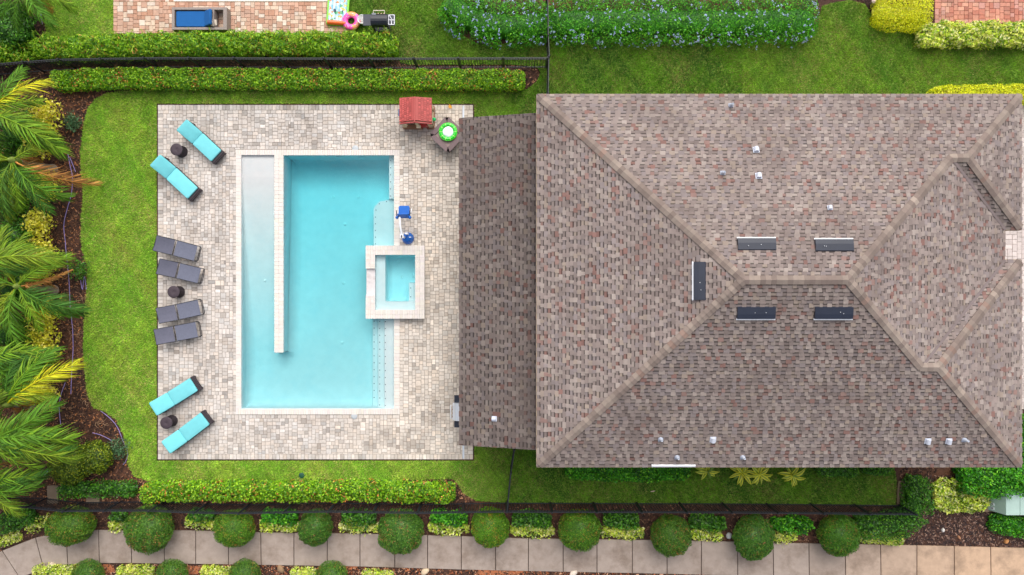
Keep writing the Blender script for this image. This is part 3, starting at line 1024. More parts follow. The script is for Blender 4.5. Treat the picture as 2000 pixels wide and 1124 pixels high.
def roof_at(px, py, face):
    """point on a roof plane seen at this photo pixel"""
    z = HE + .5
    for _ in range(30):
        p = P(px, py, z)
        if face == 'N': s = ey(EY0) - p.y
        elif face == 'S': s = p.y - ey(EY1)
        elif face == 'W': s = p.x - ex(EX0)
        elif face == 'P': z = 2.75 + KP * (p.x - xl); continue
        z = z_of(s)
    return P(px, py, z)

FR = {'N': (0, nN), 'S': (math.pi, nS), 'W': (math.pi / 2, nW), 'P': (math.pi / 2, (-sp, 0, cp))}
def roof_frame(face):
    rz, n = FR[face]; n = Vector(n)
    down = {'N': Vector((0, 1, 0)), 'S': Vector((0, -1, 0)), 'W': Vector((-1, 0, 0)), 'P': Vector((-1, 0, 0))}[face]
    yv = (down - n * down.dot(n)).normalized()        # local +y runs down the slope
    xv = yv.cross(n).normalized()
    return Matrix((xv, yv, n)).transposed().to_4x4()

for px, py, f in ((1477, 478, 'N'), (1628, 480, 'N'), (1366, 549, 'W'), (1476, 611, 'S'), (1627, 611, 'S')):
    p = roof_at(px, py, f)
    mb = MB(); Wd, Dp = 1.17, .40
    # low hood: rises from the upper edge, breaks, and ends open above a white lip
    x = Wd / 2
    prof = [(-Dp / 2, .01), (-Dp / 2 + .02, .05), (.02, .10), (Dp / 2 - .04, .12), (Dp / 2 - .04, .09)]
    V = [(sx * x, y, z) for sx in (-1, 1) for y, z in prof]
    n = len(prof)
    F = [(i, i + 1, i + 1 + n, i + n) for i in range(n - 1)] + [tuple(range(n))[::-1], tuple(range(n, 2 * n))]
    V += [(-x, -Dp / 2, -.01), (-x, Dp / 2 - .04, -.01), (x, -Dp / 2, -.01), (x, Dp / 2 - .04, -.01)]
    F += [(0, 10, 11, n - 1), (n, 2 * n - 1, 13, 12)]
    mb.add(V, F, (1, 1, 1))
    o = mb.build('ridge_vent', M_darkmetal, house)
    o.matrix_parent_inverse = Matrix.Identity(4)
    o.matrix_local = Matrix.Translation(p - ho) @ roof_frame(f)
    mb = MB(); mb.box((0, Dp / 2, .07), (Wd + .03, .032, .025)); mb.box((0, Dp / 2 - .02, .04), (Wd, .02, .06))
    mb.build('vent_lip', M_white, o)
    mb = MB()
    for k in range(2): mb.lathe([(.012, .11), (.01, .118), (.002, .12)], 8, c=(-.28 + random.uniform(-.1, .5) * k, -.04 + random.uniform(-.05, .05), 0))
    mb.build('screw', M_white, o)

for px, py, f, s_ in ((1476, 294, 'N', .8), (1481, 345, 'N', .8), (1392, 858, 'S', .8), (1811, 861, 'S', .8), (1852, 861, 'S', .8), (966, 818, 'P', .72), (1620, 407, 'N', .62)):
    p = roof_at(px, py, f)
    mb = MB()
    mb.slab(rrect(.26 * s_, .26 * s_, .02), 0.032, .04)
    # half-round hood, open on the downhill side
    rings = []
    for k in range(7):
        t = math.pi * k / 6
        rings.append([(.09 * s_ * math.cos(t), y * s_, .04 + (.05 + .08 * math.sin(t)) * s_) for y in (-.10, -.07, .08, .10)])
    mb.loft(rings, cap=False, closed=False, smooth=True)
    mb.add([(.09 * s_, -.10 * s_, .03), (-.09 * s_, -.10 * s_, .03)] + [(.09 * s_ * math.cos(math.pi * k / 6), -.10 * s_, .04 + (.05 + .08 * math.sin(math.pi * k / 6)) * s_) for k in range(7)], [(0, 2, 3, 4, 5, 6, 7, 8, 1)])
    for sx in (-1, 1):
        mb.box((sx * .088 * s_, 0, .06), (.006, .19 * s_, .07))
    o = mb.build('hood_vent', M_white, house); o.color = (.70, .72, .78, 1)
    o.matrix_local = Matrix.Translation(p - ho) @ roof_frame(f)
for px, py, f in ((1411, 339, 'N'), (1427, 207, 'N'), (1290, 858, 'S'), (1322, 893, 'S'), (1450, 893, 'S'), (1882, 859, 'S')):
    p = roof_at(px, py, f)
    mb = MB(); mb.slab(rrect(.17, .15, .03), .032, .04, col=lin(150, 154, 168)); mb.M = roof_frame(f).inverted()
    mb.lathe([(.075, .02), (.055, .12), (.04, .16)], 12, col=lin(190, 198, 214), cap=False)
    mb.lathe([(.036, .1), (.036, .26), (.026, .26), (.026, .15), (.001, .15)], 12, col=lin(196, 202, 214), cap=False)
    o = mb.build('vent_pipe', M_plastic, house)
    o.matrix_local = Matrix.Translation(p - ho) @ roof_frame(f)
# white diverter strip above the south eave
p = roof_at(1315, 908, 'S'); mb = MB(); mb.box((0, 0, .04), (1.45, .03, .06)); mb.box((0, .03, .045), (1.45, .05, .015))
o = mb.build('rain_diverter', M_white, house); o.matrix_local = Matrix.Translation(p - ho) @ roof_frame('S')

# pale paved entry and drive east of the house
drive = bpy.data.objects.new('driveway', None); COL.objects.link(drive); struct(drive)
def pale_col(x, y):
    c = np.array(lin(204, 192, 188)) * (1 + random.gauss(0, .06)); return tuple(c)
o, _, _ = poly_sheet('joint_sand', [rect(1940, 180, 2080, 800)], -.02, M_joint); o.parent = drive
pave(drive, (1940, 440, 2080, 520), 4.6, lambda x, y: False, SZ, pale_col, lambda x, y: x > 2030)
pave(drive, (1985, 200, 2030, 440), 4.6, lambda x, y: False, SZ, pale_col, limit=0)
pave(drive, (1985, 520, 2030, 800), 4.6, lambda x, y: False, SZ, pale_col, limit=0)

# ================================================================== NEIGHBOURS' PAVING
npatio = bpy.data.objects.new('patio', None); COL.objects.link(npatio); struct(npatio)
def tan_col(x, y):
    c = np.array(random.choices([lin(200, 160, 138), lin(214, 188, 166), lin(186, 140, 116), lin(222, 204, 188)], [5, 3, 3, 2])[0]) * (1 + random.gauss(0, .06))
    return tuple(np.clip(c, .05, .85))
o, _, _ = poly_sheet('joint_sand', [rect(221.5, -80, 679.5, 65.5)], -.02, M_joint); o.parent = npatio
pave(npatio, (221, 4, 680, 66), 3.9, lambda x, y: False, SZ, tan_col)
pave(npatio, (221, -80, 680, 4), 3.9, lambda x, y: y > -4 and 340 < x < 655, SZ, tan_col, limit=0)
mb = MB()
for k in range(63):
    a = P(340 + k * 5, -4); b = P(345 + k * 5, 3.4)
    mb.box(((a.x + b.x) / 2, (a.y + b.y) / 2, -.01), (b.x - a.x - .006, a.y - b.y, .06), col=np.array(lin(236, 222, 210)) * (1 + random.gauss(0, .04)))
mb.build('coping_stone', M_coping, npatio, kind='stuff')
ndrive = bpy.data.objects.new('driveway', None); COL.objects.link(ndrive); struct(ndrive)
def brick_col(x, y):
    c = np.array(random.choices([lin(196, 134, 114), lin(182, 116, 98), lin(204, 150, 128), lin(164, 106, 90), lin(192, 140, 128)], [5, 4, 3, 2, 2])[0]) * (1 + random.gauss(0, .06))
    return tuple(np.clip(c, .05, .85))
M_darkjoint = mat('dark_joint', lin(120, 84, 70), rough=.95, var=.2, tinted=False)
o, _, _ = poly_sheet('joint_sand', [rect(1826, -60, 2060, 46)], -.02, M_darkjoint); o.parent = ndrive
pave(ndrive, (1826, -3, 2006, 46), 4.1, lambda x, y: False, SZ, brick_col)
pave(ndrive, (1826, -60, 2060, -3), 4.1, lambda x, y: False, SZ, brick_col, limit=0)

# ================================================================== SIDEWALK
sidewalk = bpy.data.objects.new('sidewalk', None); COL.objects.link(sidewalk); struct(sidewalk)
TOP = [(-75, 1120), (-40, 1100), (0, 1078), (40, 1062), (69, 1051), (100, 1044), (129, 1039.5), (192, 1036), (256, 1036), (382, 1037), (510, 1040.5), (703, 1043), (901, 1048), (1032, 1052.5), (1235, 1055), (1370, 1057), (1510, 1061), (1651, 1063), (1791, 1066), (2000, 1071), (2140, 1074)]
BOT = [(-25, 1150), (0, 1141), (22, 1134), (52, 1124), (85, 1111), (108, 1106), (132, 1103), (194, 1100.5), (257, 1100.5), (382, 1102), (510, 1104), (703, 1107), (901, 1113), (1032, 1116), (1235, 1120), (1370, 1123), (1510, 1127), (1651, 1131), (1791, 1135), (2000, 1141), (2140, 1145)]
def at(line, x):
    xs = [p[0] for p in line]; return float(np.interp(x, xs, [p[1] for p in line]))
JT = [-40, 4, 69, 129, 192, 256, 320, 382, 446, 509, 574, 639, 703, 771, 835, 901, 968, 1032, 1100, 1166, 1235, 1303, 1370, 1441, 1510, 1580, 1651, 1720, 1791, 1864, 1935, 2006, 2078]
JB = [-10, 38, 85, 132, 194, 257, 321, 382, 446, 510, 574, 639, 703, 771, 835, 901, 968, 1032, 1100, 1166, 1235, 1303, 1370, 1441, 1511, 1581, 1652, 1721, 1791, 1864, 1936, 2007, 2079]
M_groove = mat('dirt_groove', lin(70, 56, 48), rough=.95, tinted=False)
mb = MB()
for k in range(len(JT) - 1):
    g = .7
    xs = np.linspace(JT[k] + g, JT[k + 1] - g, 5); xb = np.linspace(JB[k] + g, JB[k + 1] - g, 5)
    pts = [(x, at(TOP, x)) for x in xs] + [(x, at(BOT, x)) for x in xb[::-1]]
    ctr = P(sum(p[0] for p in pts) / 10, sum(p[1] for p in pts) / 10)
    o2 = [((P(*p) - ctr).x, (P(*p) - ctr).y) for p in pts][::-1]
    m_s = MB(); m_s.slab(o2, -.10, 0, .012)
    warm = min(max((JT[k] - 1550) / 300, 0), 1)
    c = np.array(lin(163, 148, 138)) * (1 - warm) + np.array(lin(190, 160, 134)) * warm
    s_ = m_s.build('slab', M_concrete, sidewalk, ctr); s_.color = (*(c * (1 + random.gauss(0, .03))), 1)
    mb.add([tuple(P(x, at(TOP, x) - (.2), 0) - Vector((0, 0, .03))) for x in (JT[k], JT[k + 1])] + [tuple(P(x, at(BOT, x) + .2, 0) - Vector((0, 0, .03))) for x in (JB[k + 1], JB[k])], [(3, 2, 1, 0)])
mb.build('joint', M_groove, sidewalk)


# ================================================================== FENCES
def fence(label, tops, posts_every=1.75, h=1.25, gap=.105, limit=300, rail_n=2, phase=0.0):
    """tops: photo pixels of the top rail (at height h)"""
    pts = [P(x, y, h) for x, y in tops]
    root = thing('metal_fence', label, 'fence', (pts[0].x, pts[0].y, 0))
    o = Vector(root.location)
    pm = MB(); pm.box((0, 0, (h - .06) / 2 + .02), (.018, .018, h - .10)); pmesh = pm.mesh('picket')
    pst = MB(); pst.box((0, 0, h / 2 - .03), (.055, .055, h + .10)); pst.box((0, 0, h + .035), (.07, .07, .025), taper=.6); pstm = pst.mesh('post')
    pick, posts, segs = [], [], []
    acc, pacc = 0.0, posts_every - phase
    for a, b in zip(pts[:-1], pts[1:]):
        d = b - a; L_ = d.length; d.normalize(); rz = math.atan2(d.y, d.x)
        n = max(1, round(L_ / gap))
        for k in range(n):
            p = a + d * (L_ * (k + .5) / n); pick.append((p.x, p.y, rz))
        segs.append((a, b, rz))
        n = max(1, round(L_ / posts_every))
        for k in range(n): posts.append((*(a + d * (L_ * k / n)).xy, rz))
    posts.append((pts[-1].x, pts[-1].y, segs[-1][2]))
    for x, y, rz in posts:
        ob = link('post', pstm, M_black, root, (x - o.x, y - o.y, 0)); ob.rotation_euler = (0, 0, rz)
    for a, b, rz in segs:
        for z in ([h - .02, h - .17, .12] if rail_n == 3 else [h - .02, .10]):
            mb = MB(); L_ = (b - a).length
            mb.box((0, 0, 0), (L_ + .01, .030, .032))
            ob = mb.build('rail', M_black, root, ((a.x + b.x) / 2 - o.x, (a.y + b.y) / 2 - o.y, z)); ob.rotation_euler = (0, 0, rz)
    pick.sort(key=lambda t: (not (-1 < t[0] * PPM / .95 + 1000 < 2001), math.hypot(t[0], t[1])) if len(pick) > limit else 0)
    rest = MB()
    for n, (x, y, rz) in enumerate(pick):
        if n < limit:
            ob = link('picket', pmesh, M_black, root, (x - o.x, y - o.y, 0)); ob.rotation_euler = (0, 0, rz)
        else:
            rest.box((x - o.x, y - o.y, (h - .06) / 2 + .02), (.016, .016, h - .10), rz=rz)
    if rest.nv: rest.build('picket', M_black, root, kind='stuff')
    return root
fence('long black metal picket fence between the two hedges at the top of the photo', [(-45, 128), (44, 121), (113, 116), (195, 114.5), (280, 113), (368, 113), (720, 114), (1070, 113)], rail_n=3)
fence('long black metal picket fence behind the row of round bushes along the sidewalk',
      [(-40, 988), (50, 992), (122, 1000), (202, 999), (290, 999), (378, 1003), (465, 1004), (640, 1001), (815, 1003.5), (990, 1001), (1430, 1002.5), (1790, 1006)], rail_n=3)
fence('black metal fence run seen edge on beside the top left corner of the house roof', [(1072, 110), (1071, 182)], phase=0, rail_n=2)
fence('black metal fence run cutting through the blue flowered hedge', [(1070, -20), (1071, 68), (1073, 108)], rail_n=2)
fence('short black metal fence run crossing the grass below the patio roof', [(1005, 880), (998, 925), (991, 998)], rail_n=2)


# ================================================================== FOLIAGE
def leaf_cloud(mb, p, n, length, width, cols, jit=.6, droop=.0, var=.22):
    """p: (N,3) anchors, n: (N,3) preferred facing; each leaf is a folded diamond"""
    N_ = len(p)
    nn = n + jit * rng.standard_normal((N_, 3)); nn /= np.linalg.norm(nn, axis=1, keepdims=True)
    t = rng.standard_normal((N_, 3)); t -= nn * (t * nn).sum(1, keepdims=True); t /= np.linalg.norm(t, axis=1, keepdims=True)
    s = np.cross(nn, t)
    L_ = (length * (.65 + .7 * rng.random(N_)))[:, None]; W_ = (width * (.7 + .6 * rng.random(N_)))[:, None]
    tip = t * L_; tip[:, 2] -= droop * L_[:, 0]
    V = np.stack([p - tip * .5, p + s * W_ * .5 + nn * W_ * .18, p + tip * .5, p - s * W_ * .5 + nn * W_ * .18], 1).reshape(-1, 3)
    b = np.arange(N_)[:, None] * 4
    F = np.concatenate([b + np.array([0, 1, 2]), b + np.array([0, 2, 3])]); F = F[:, ::-1] * 1
    c = cols * (1 - var + 2 * var * rng.random((N_, 1)))
    mb.add(V, F[:, ::-1], np.repeat(c, 4, axis=0))


def palette(cols, w, p, seed=0.0, scale=2.0):
    """pick palette entries in soft clumps"""
    cols = np.array(cols); w = np.array(w, dtype=float); w = np.cumsum(w / w.sum())
    q = .5 + .35 * (lump(p[:, 0], p[:, 1], scale, seed)) + .28 * rng.standard_normal(len(p))
    q = np.clip(q, 0, .999)
    return cols[np.searchsorted(w, q)]


def hedge_shape(path, width, h, dens, z0=-.05, boxy=.45, seed=0., rough=.12, depth=.32, ends=True, endr=.35):
    """random anchors through the outer shell of a hedge that follows a path (metres)"""
    path = [Vector(p) for p in path]
    segs = [(a, b, (b - a).length) for a, b in zip(path[:-1], path[1:])]
    T = sum(s[2] for s in segs)
    per = 2 * h + width
    N_ = int(T * per * dens)
    l = rng.random(N_) * T
    # cross-section angle sampled evenly along the box-like outline
    tg = np.linspace(0, np.pi, 400)
    gx = np.sign(np.cos(tg)) * np.abs(np.cos(tg)) ** boxy * width / 2; gz = np.abs(np.sin(tg)) ** boxy * h
    al = np.concatenate([[0], np.cumsum(np.hypot(np.diff(gx), np.diff(gz)))])
    th = np.interp(rng.random(N_) * al[-1], al, tg)
    cx = np.sign(np.cos(th)) * np.abs(np.cos(th)) ** boxy; cz = np.abs(np.sin(th)) ** boxy
    cum = np.cumsum([0] + [s[2] for s in segs])
    k = np.clip(np.searchsorted(cum, l) - 1, 0, len(segs) - 1)
    A = np.array([s[0][:2] for s in segs]); B = np.array([s[1][:2] for s in segs])
    f = ((l - cum[k]) / np.array([s[2] for s in segs])[k])[:, None]
    c = A[k] + (B[k] - A[k]) * f
    d = (B[k] - A[k]); d /= np.linalg.norm(d, axis=1, keepdims=True)
    sd = np.stack([-d[:, 1], d[:, 0]], 1)
    r = 1 - depth * rng.random(N_) ** 2.0
    bump = 1 + rough * lump(c[:, 0] * 1.6 + cx * 2, c[:, 1] * 1.6 + cz * 2, 1.3, seed)
    e = np.minimum(l, T - l) / (width * endr)
    endf = np.sqrt(np.clip(e, .02, 1)) if ends else np.ones(N_)
    hw = width / 2 * (.55 + .45 * endf)
    x = c + sd * (cx * hw * r * bump)[:, None]
    z = z0 + h * cz * r * bump * (.7 + .3 * endf)
    p = np.stack([x[:, 0], x[:, 1], z], 1)
    n = np.stack([sd[:, 0] * cx, sd[:, 1] * cx, cz + .25], 1)
    n /= np.linalg.norm(n, axis=1, keepdims=True)
    return p, n


def hedge_core(mb, path, width, h, col, z0=-.05, seed=0., k=.72):
    path = [Vector(p) for p in path]
    # resample
    pts = []
    for a, b in zip(path[:-1], path[1:]):
        m = max(1, int((b - a).length / .35))
        pts += [a + (b - a) * (i / m) for i in range(m)]
    pts.append(path[-1])
    rings = []
    for i, p in enumerate(pts):
        d = (pts[min(i + 1, len(pts) - 1)] - pts[max(i - 1, 0)]); d.z = 0; d.normalize(); s = Vector((-d.y, d.x, 0))
        e = .6 if i in (0, len(pts) - 1) else 1
        ring = []
        for q in range(9):
            t = math.pi * q / 8
            cx = math.copysign(abs(math.cos(t)) ** .45, math.cos(t)); cz = abs(math.sin(t)) ** .45
            b = k * e * (1 + .14 * float(lump(p.x * 2 + cx, p.y * 2 + cz, 1.4, seed)))
            v = p + s * (cx * width / 2 * b); ring.append((v.x, v.y, z0 + h * cz * b))
        rings.append(ring)
    mb.loft(rings, col, cap=False, closed=False, smooth=True)


G = dict(
    lime=([lin(132, 183, 32), lin(166, 210, 41), lin(90, 149, 32), lin(205, 234, 73), lin(68, 117, 29), lin(205, 154, 73)], [3, 3, 3, 1.3, 2, .25]),
    clip=([lin(137, 188, 29), lin(178, 222, 44), lin(100, 159, 29), lin(73, 122, 32), lin(215, 235, 98), lin(227, 134, 73)], [3, 2.4, 3, 2, .8, .3]),
    deep=([lin(63, 120, 32), lin(93, 159, 37), lin(46, 93, 29), lin(122, 183, 41), lin(112, 146, 85)], [3, 3, 2.4, 1.2, .4]),
    plumb=([lin(68, 156, 24), lin(100, 188, 32), lin(49, 122, 27), lin(137, 210, 44), lin(41, 98, 29)], [3, 3, 2.6, 1.2, 1.6]),
    gold=([lin(235, 235, 32), lin(215, 224, 32), lin(235, 235, 49), lin(161, 190, 27), lin(232, 220, 73)], [3, 3, 2, 1.4, .6]),
    varieg=([lin(235, 235, 127), lin(210, 232, 76), lin(235, 235, 171), lin(146, 183, 51), lin(85, 122, 41)], [3, 3, 2, 2, 1]),
    croton=([lin(240, 228, 84), lin(222, 218, 56), lin(246, 238, 130), lin(176, 188, 50)], [3, 3, 2, 1]),
    box=([lin(84, 134, 38), lin(104, 150, 44), lin(62, 108, 34), lin(134, 172, 56), lin(44, 84, 28), lin(178, 120, 66)], [3, 3, 2.5, 1.4, 1.5, .14]),
    olive=([lin(112, 137, 24), lin(146, 166, 32), lin(81, 110, 24), lin(178, 183, 41), lin(63, 90, 24)], [3, 2, 3, 1, 2]),
    blue=([lin(85, 127, 85), lin(115, 154, 107), lin(63, 102, 66)], [3, 2, 2]),
)


def twigs(root, pts, h, o):
    for p in pts:
        mb = MB()
        for k in range(3):
            a = random.random() * 6.28; r = random.uniform(.05, .22)
            mb.tube([(p.x - o.x, p.y - o.y, -.06), (p.x - o.x + r * math.cos(a), p.y - o.y + r * math.sin(a), h * .65)], [.014, .006], 5, lin(92, 76, 60))
        mb.build('branch', M_bark, root)


def hedge(name, label, cat, path_px, width, h, pal, leaf=(.085, .05), dens=620, group=None, boxy=.45, rough=.12, jit=.75, seed=None, flowers=None, depth=.6, core=.46, zmid=None, spikes=0, endr=.35):
    seed = rng.random() * 20 if seed is None else seed
    zc = h * .75 if zmid is None else zmid
    path = [P(x, y, zc) for x, y in path_px]
    path = [Vector((p.x, p.y, 0)) for p in path]
    root = thing(name, label, cat, path[0] + (path[-1] - path[0]) * .5, 0, group)
    o = Vector(root.location)
    cols, w = G[pal]
    mb = MB(); mb.M = Matrix.Translation(-o)
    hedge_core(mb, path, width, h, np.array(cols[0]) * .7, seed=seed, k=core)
    p, n = hedge_shape(path, width, h, dens, seed=seed, boxy=boxy, rough=rough, depth=depth, endr=endr)
    leaf_cloud(mb, p, n, leaf[0], leaf[1], palette(cols, w, p, seed), jit)
    if spikes:       # upright new shoots standing proud of the hedge
        q, m_n = hedge_shape(path, width * .9, h, spikes, seed=seed, boxy=boxy, depth=.1)
        for a, d in zip(q, m_n):
            ax = Vector(d) * .4 + Vector((random.gauss(0, .5), random.gauss(0, .5), .7)); ax.normalize()
            L_ = random.uniform(.12, .38); K_ = int(L_ / .022)
            tt = np.linspace(0, 1, K_)[:, None]
            pts = a + np.array(ax) * L_ * tt
            leaf_cloud(mb, pts, np.tile(np.array(ax), (K_, 1)), .10, .024, np.tile(np.array(lin(150, 188, 40)), (K_, 1)), jit=.9)
    mb.build('foliage', M_leaf, root)
    stem = [path[0] + (path[-1] - path[0]) * random.random() for _ in range(2)] if len(path) == 2 else path[1:-1]
    twigs(root, stem, h, o)
    if flowers:
        fp, fn = hedge_shape(path, width * 1.04, h * 1.03, flowers[0], seed=seed, boxy=boxy, rough=rough, depth=.03)
        keep = (lump(fp[:, 0], fp[:, 1], 1.8, 4) + .25 * rng.standard_normal(len(fp))) > -.1
        fp, fn = fp[keep], fn[keep]
        fm = MB(); fm.M = Matrix.Translation(-o)
        for k in range(4):
            leaf_cloud(fm, fp + rng.normal(0, .025, fp.shape), fn, .055, .05, np.tile(np.array(flowers[1]), (len(fp), 1)), .5, var=.15)
        fm.build('flower', M_leaf, root, kind='stuff')
    return root


def mound_pts(c, rx, ry, rz, N_, power=1.0, seed=0., rough=.1, depth=.2, zlow=-.35):
    u = rng.random(N_) * 2 * np.pi; cz = zlow + (1 - zlow) * rng.random(N_)
    s = np.sqrt(np.clip(1 - cz ** 2, 0, 1))
    d = np.stack([np.cos(u) * s, np.sin(u) * s, cz], 1)
    r = (1 - depth * rng.random(N_) ** 2) * (1 + rough * lump(d[:, 0] * 3 + c[0], d[:, 1] * 3 + c[1] + d[:, 2] * 2, 1.2, seed))
    p = np.array(c) + d * np.array([rx, ry, rz]) * r[:, None]
    return p, d


def bush(name, label, cat, px, py, r, h, pal, leaf=(.07, .04), n=2500, group=None, zc=None, rough=.12, jit=.5, squash=1.0, depth=.2):
    zc = h * .5 if zc is None else zc
    c = P(px, py, zc); c = Vector((c.x, c.y, 0))
    root = thing(name, label, cat, c, 0, group)
    seed = rng.random() * 30
    cols, w = G[pal]
    mb = MB()
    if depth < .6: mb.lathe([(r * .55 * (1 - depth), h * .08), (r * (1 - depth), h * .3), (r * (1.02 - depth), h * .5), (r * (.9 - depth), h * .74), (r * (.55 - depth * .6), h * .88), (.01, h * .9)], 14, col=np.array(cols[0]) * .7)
    p, d = mound_pts((0, 0, h * .5), r, r * squash, h * .5, n, seed=seed, rough=rough, depth=depth)
    leaf_cloud(mb, p, d + np.array([0, 0, .2]), leaf[0], leaf[1], palette(cols, w, p + np.array(c), seed, 2.5), jit)
    mb.build('foliage', M_leaf, root)
    tb = MB(); tb.tube([(0, 0, -.06), (0, 0, h * .4)], [.04, .03], 7, lin(98, 80, 64))
    tb.build('trunk', M_bark, root)
    return root

# --- hedges
hedge('hedge', 'shaggy upright bright green hedge between the neighbour patio and the top fence', 'hedge', [(60, 90), (150, 89), (300, 84), (460, 81), (620, 82), (774, 83)], .84, .95, 'lime', (.15, .042), 620, boxy=.6, rough=.22, jit=.95, spikes=16)
hedge('hedge', 'long clipped lime green hedge between the top fence and the pool lawn', 'hedge', [(95, 156), (200, 150), (400, 150), (700, 152), (1026, 153)], .74, .75, 'clip', (.075, .05), 780, rough=.16)
hedge('hedge', 'blue flowered hedge on the left side of the thin fence run', 'hedge', [(868, -6), (925, 30), (985, 42), (1076, 34)], 1.7, 1.0, 'plumb', (.085, .035), 560, rough=.22, flowers=(15, lin(176, 192, 234)))
hedge('hedge', 'wide blue flowered hedge to the right of the thin fence run', 'hedge', [(1068, 34), (1200, 32), (1400, 32), (1602, 30)], 1.75, 1.0, 'plumb', (.085, .035), 560, rough=.2, flowers=(17, lin(176, 192, 234)))
hedge('hedge', 'clipped light green hedge between the pool lawn and the bottom fence', 'hedge', [(270, 966), (350, 963), (450, 962), (560, 964), (700, 962), (888, 966)], .72, .7, 'clip', (.085, .055), 640, rough=.26)
hedge('hedge', 'thin ragged green hedge at lower left under the two olive bushes', 'hedge', [(110, 962), (170, 958), (262, 958)], .6, .5, 'deep', (.085, .05), 420, rough=.35, depth=.6, core=.5)
hedge('hedge', 'dark green hedge under the house eave beside the white rain diverter', 'hedge', [(1105, 916), (1180, 920), (1280, 922), (1350, 916)], .85, .8, 'plumb', (.08, .05), 640, rough=.15)
hedge('hedge', 'short green hedge under the eave to the right of the yellow strap leaf plants', 'hedge', [(1600, 914), (1680, 916)], .7, .7, 'deep', (.085, .05), 640, rough=.2)
hedge('hedge', 'small green hedge at the eave by the stained stone pad', 'hedge', [(1690, 914), (1745, 916)], .6, .6, 'deep', (.085, .05), 640, rough=.25)
hedge('hedge', 'dark curved hedge wrapping round the right end of the bottom fence', 'hedge', [(1802, 935), (1800, 975), (1798, 1005), (1775, 1026), (1735, 1034), (1680, 1032)], .95, .85, 'deep', (.085, .05), 620, rough=.2)
hedge('hedge', 'bright golden square hedge beside the red brick drive', 'hedge', [(1715, 15), (1825, 22)], 1.35, .9, 'gold', (.06, .035), 1000, rough=.1, boxy=.3)
hedge('hedge', 'pale yellow hedge along the lower edge of the red brick drive', 'hedge', [(1798, 66), (1860, 64), (2040, 64)], .85, .7, 'varieg', (.12, .07), 700, rough=.3)
hedge('hedge', 'bright golden hedge along the upper edge of the house roof', 'hedge', [(1824, 186), (2030, 182)], .8, .7, 'gold', (.07, .04), 800, rough=.15)
hedge('hedge', 'large bright green hedge at the lower right corner of the house', 'hedge', [(1885, 940), (1940, 942), (2040, 938)], 1.2, 1.1, 'plumb', (.11, .065), 480, rough=.28)
hedge('hedge', 'narrow green hedge running up the right edge beside the house corner', 'hedge', [(2004, 925), (2006, 870), (2006, 812)], .6, .8, 'plumb', (.10, .06), 480, rough=.2)
hedge('hedge', 'low green hedge below the pale green utility box', 'hedge', [(1942, 1022), (1975, 1030), (2040, 1038)], .75, .55, 'plumb', (.085, .05), 560, rough=.25)
hedge('ground_cover', 'wide bed of pale yellow leaves between the dark curved hedge and the utility box', 'ground cover', [(1828, 972), (1870, 970), (1936, 966)], 1.25, .38, 'varieg', (.115, .065), 900, boxy=.3, rough=.25)

# --- row between fence and sidewalk
GREEN = 'low green shrub groups between the round bushes'
YEL = 'pale yellow ground covers between the round bushes'
ordn = ['first and second', 'second and third', 'third and fourth', 'fourth and fifth', 'fifth and sixth', 'sixth and seventh', 'seventh and eighth', 'eighth and ninth', 'ninth and tenth']
greens = [(205, 246, 1010), (358, 420, 1008), (503, 584, 1012), (660, 738, 1014), (834, 918, 1013), (995, 1083, 1016), (1174, 1255, 1018), (1342, 1425, 1022), (1505, 1597, 1026)]
for k, (a, b, y) in enumerate(greens):
    hedge('shrub', 'green shrub against the fence between the %s round bushes from the left' % ordn[k], 'shrub', [(a + 6, y + 1), (b - 6, y + 3)], .58 if k > 1 else .42, .5, 'deep' if k not in (2, 4, 8) else 'plumb', (.105, .065), 520, GREEN, rough=.62, boxy=.75, endr=.8)
yels = [(206, 245, 1029), (356, 424, 1022), (502, 584, 1029), (658, 740, 1031), (833, 919, 1033), (994, 1086, 1038), (1172, 1262, 1042), (1347, 1416, 1047), (1508, 1560, 1052)]
for k, (a, b, y) in enumerate(yels):
    hedge('ground_cover', 'pale yellow ground cover between the %s round bushes from the left' % ordn[k], 'ground cover', [(a + 3, y - 1), ((a + b) / 2, y), (b - 3, y + 1)], .46, .26, 'varieg', (.115, .065), 430, YEL, boxy=.6, rough=.7, depth=.8, core=.35, endr=.8)
hedge('ground_cover', 'pale yellow ground cover right of the last round bush at the sidewalk edge', 'ground cover', [(1682, 1050), (1730, 1054), (1768, 1056)], .45, .28, 'varieg', (.10, .055), 640, YEL, boxy=.4, rough=.25)
hedge('ground_cover', 'sparse yellow ground cover left of the first round bush', 'ground cover', [(48, 1036), (75, 1026), (98, 1016)], .5, .24, 'varieg', (.10, .055), 330, YEL, rough=.4, depth=.9, core=.2)
hedge('ground_cover', 'yellow ground cover at the left edge inside the sidewalk bend', 'ground cover', [(-12, 1062), (10, 1056), (38, 1048)], .4, .24, 'varieg', (.10, .055), 420, YEL, rough=.4, depth=.9, core=.3)
hedge('shrub', 'dark green shrub at the left edge below the fence', 'shrub', [(-12, 1030), (20, 1022), (58, 1004)], .75, .6, 'deep', (.09, .05), 560, rough=.3)
for k, (a, b, y, where) in enumerate([(58, 152, 1116, 'inside the sidewalk bend at the bottom edge'), (222, 300, 1117, 'at the bottom edge right of the bare clay patch'), (386, 452, 1119, 'at the bottom edge under the third round bush'),
                                      (562, 618, 1122, 'at the bottom edge under the fourth round bush'), (702, 770, 1127, 'at the bottom edge under the fifth round bush')]):
    hedge('ground_cover', 'yellow ground cover ' + where, 'ground cover', [(a + 3, y + 3), (b - 3, y + 3)], .5, .3, 'varieg', (.09, .05), 620, 'yellow ground covers along the bottom edge', rough=.3)
